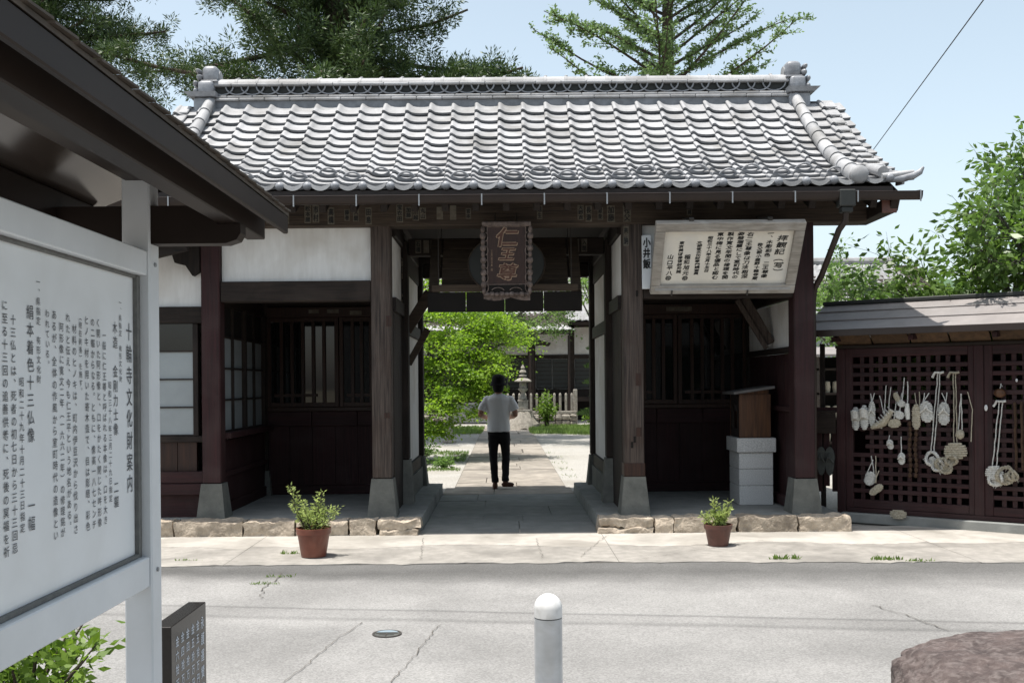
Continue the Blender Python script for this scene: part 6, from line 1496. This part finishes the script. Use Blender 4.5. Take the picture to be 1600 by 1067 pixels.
# ------------------------------------------------------------------ far right: neighbouring roofs, cable, hill
nh = thing('neighbour_house', (12.5, 33, 0), 'neighbouring house with grey tiled roof behind the garden trees on the right', 'building')
MB().box(8.2, 17.5, 32.2, 38, 0, 3.9).build('wall', M['hallwood'], nh)
tiled_slope(nh, 7.4, 14.6, 31.3, 3.7, 9.2, 13.6, 35, 5.75, 14)
MB().prism([(31.35, 3.6), (31.35, 3.68), (35, 5.7), (35, 5.5)], 7.5, 14.5, 'x').build('roof_deck', M['hallwood'], nh)
MB().prism([(35.01, 5.7), (35.01, 5.5), (38.6, 3.6), (38.6, 3.7)], 7.5, 14.5, 'x').build('roof_deck', M['hallwood'], nh)
MB().tube([(9.0, 35, 5.85), (13.8, 35, 5.85)], .14, 8).build('ridge', M['tile'], nh)
for q in range(7):
    wv = MB().box(8.5 + q * .78, 9.15 + q * .78, 32.15, 32.19, 2.35, 3.15).build('window', M['shoji'], nh)
    MB().box(8.46 + q * .78, 8.499 + q * .78, 32.12, 32.19, 2.3, 3.2).build('frame', M['hallwood'], wv)
nr = thing('store_rack', (6.35, 18.4, 0), 'dark shelf rack with straw goods seen through the fence gap', 'rack')
for z in (.5, .95, 1.4, 1.85): MB().box(5.8, 6.9, 18.3, 18.7, z, z + .04).build('shelf', M['hallwood'], nr)
for x in (5.8, 6.88): MB().box(x, x + .05, 18.29, 18.71, 0, 2.1).build('upright', M['hallwood'], nr)
MB().box(5.8, 6.93, 18.711, 18.73, 0, 2.1).build('back_board', M['dark'], nr)
MB().prism([(18.0, 2.1), (18.0, 2.14), (18.9, 2.3), (18.9, 2.26)], 5.6, 7.1, 'x').build('rack_roof', M['shedroof'], nr)
for z in (.54, .99, 1.44):
    for q in range(6): 
        c = MB(); c.lathe([(.05, 0), (.065, .1), (.055, .2), (.02, .21)], (5.98 + q * .16, 18.42, z), 8); c.build('straw_good', M['straw'], nr, smooth=60)
cb = thing('overhead_cable', (8, 20, 6), 'thin dark overhead cable running up to the right across the sky', 'cable')
MB().tube([(10.5, 29, 8.0), (11.0, 25, 9.3), (10.6, 20.0, 10.1), (8.5, 13.0, 8.6)], .012, 6).build('cable', M['wire'], cb) if False else MB().tube([(12.64, 35, 9.2), (9.3, 19, 9.0)], .012, 6).build('cable', M['wire'], cb)
hm = MB(); n = 60
V = []; Fq = []
for i in range(n + 1):
    for j in range(9):
        x = 40 + 260 * i / n; t = j / 8; hgt = 34 * math.exp(-((x - 175) / 90) ** 2) + 3 * mnoise.noise(Vector((x * .05, 0, 0))) + 10
        V.append((x, 330 + 120 * t, -1 + hgt * math.sin(min(1, t * 1.2) * math.pi / 2) * (1 + .12 * mnoise.noise(Vector((x * .12, t * 5, 3))))))
for i in range(n):
    for j in range(8): Fq.append((i * 9 + j, (i + 1) * 9 + j, (i + 1) * 9 + j + 1, i * 9 + j + 1))
struct(link('hill', quads_mesh('hill', V, Fq, M['hill'], True)))

# ------------------------------------------------------------------ behind the viewer: the house whose gable the gate windows mirror,
bh = thing('house_across', (1.5, -13, 0), 'gabled house across the street, seen only as a reflection in the gate windows', 'building')
MB().box(-6, 9, -18, -9.5, 0, 5.2).build('wall', M['boxroof'], bh)
MB().prism([(-7, 5.0), (1.5, 8.6), (10, 5.0), (10, 5.25), (1.5, 8.9), (-7, 5.25)], -18.6, -8.8, 'y').build('roof', M['tile_dark'], bh)
MB().prism([(-6, 5.2), (9, 5.2), (1.5, 8.55)], -17.9, -9.52, 'y').build('gable', M['hallwood'], bh)
for x in (-4.5, -1.5, 2.5, 5.8): 
    w_ = MB().box(x, x + 1.6, -9.5, -9.44, .9, 2.9).build('window', M['glass'], bh); MB().box(x - .06, x + 1.66, -9.5, -9.43, 2.9, 3.0).build('frame', M['hallwood'], w_)
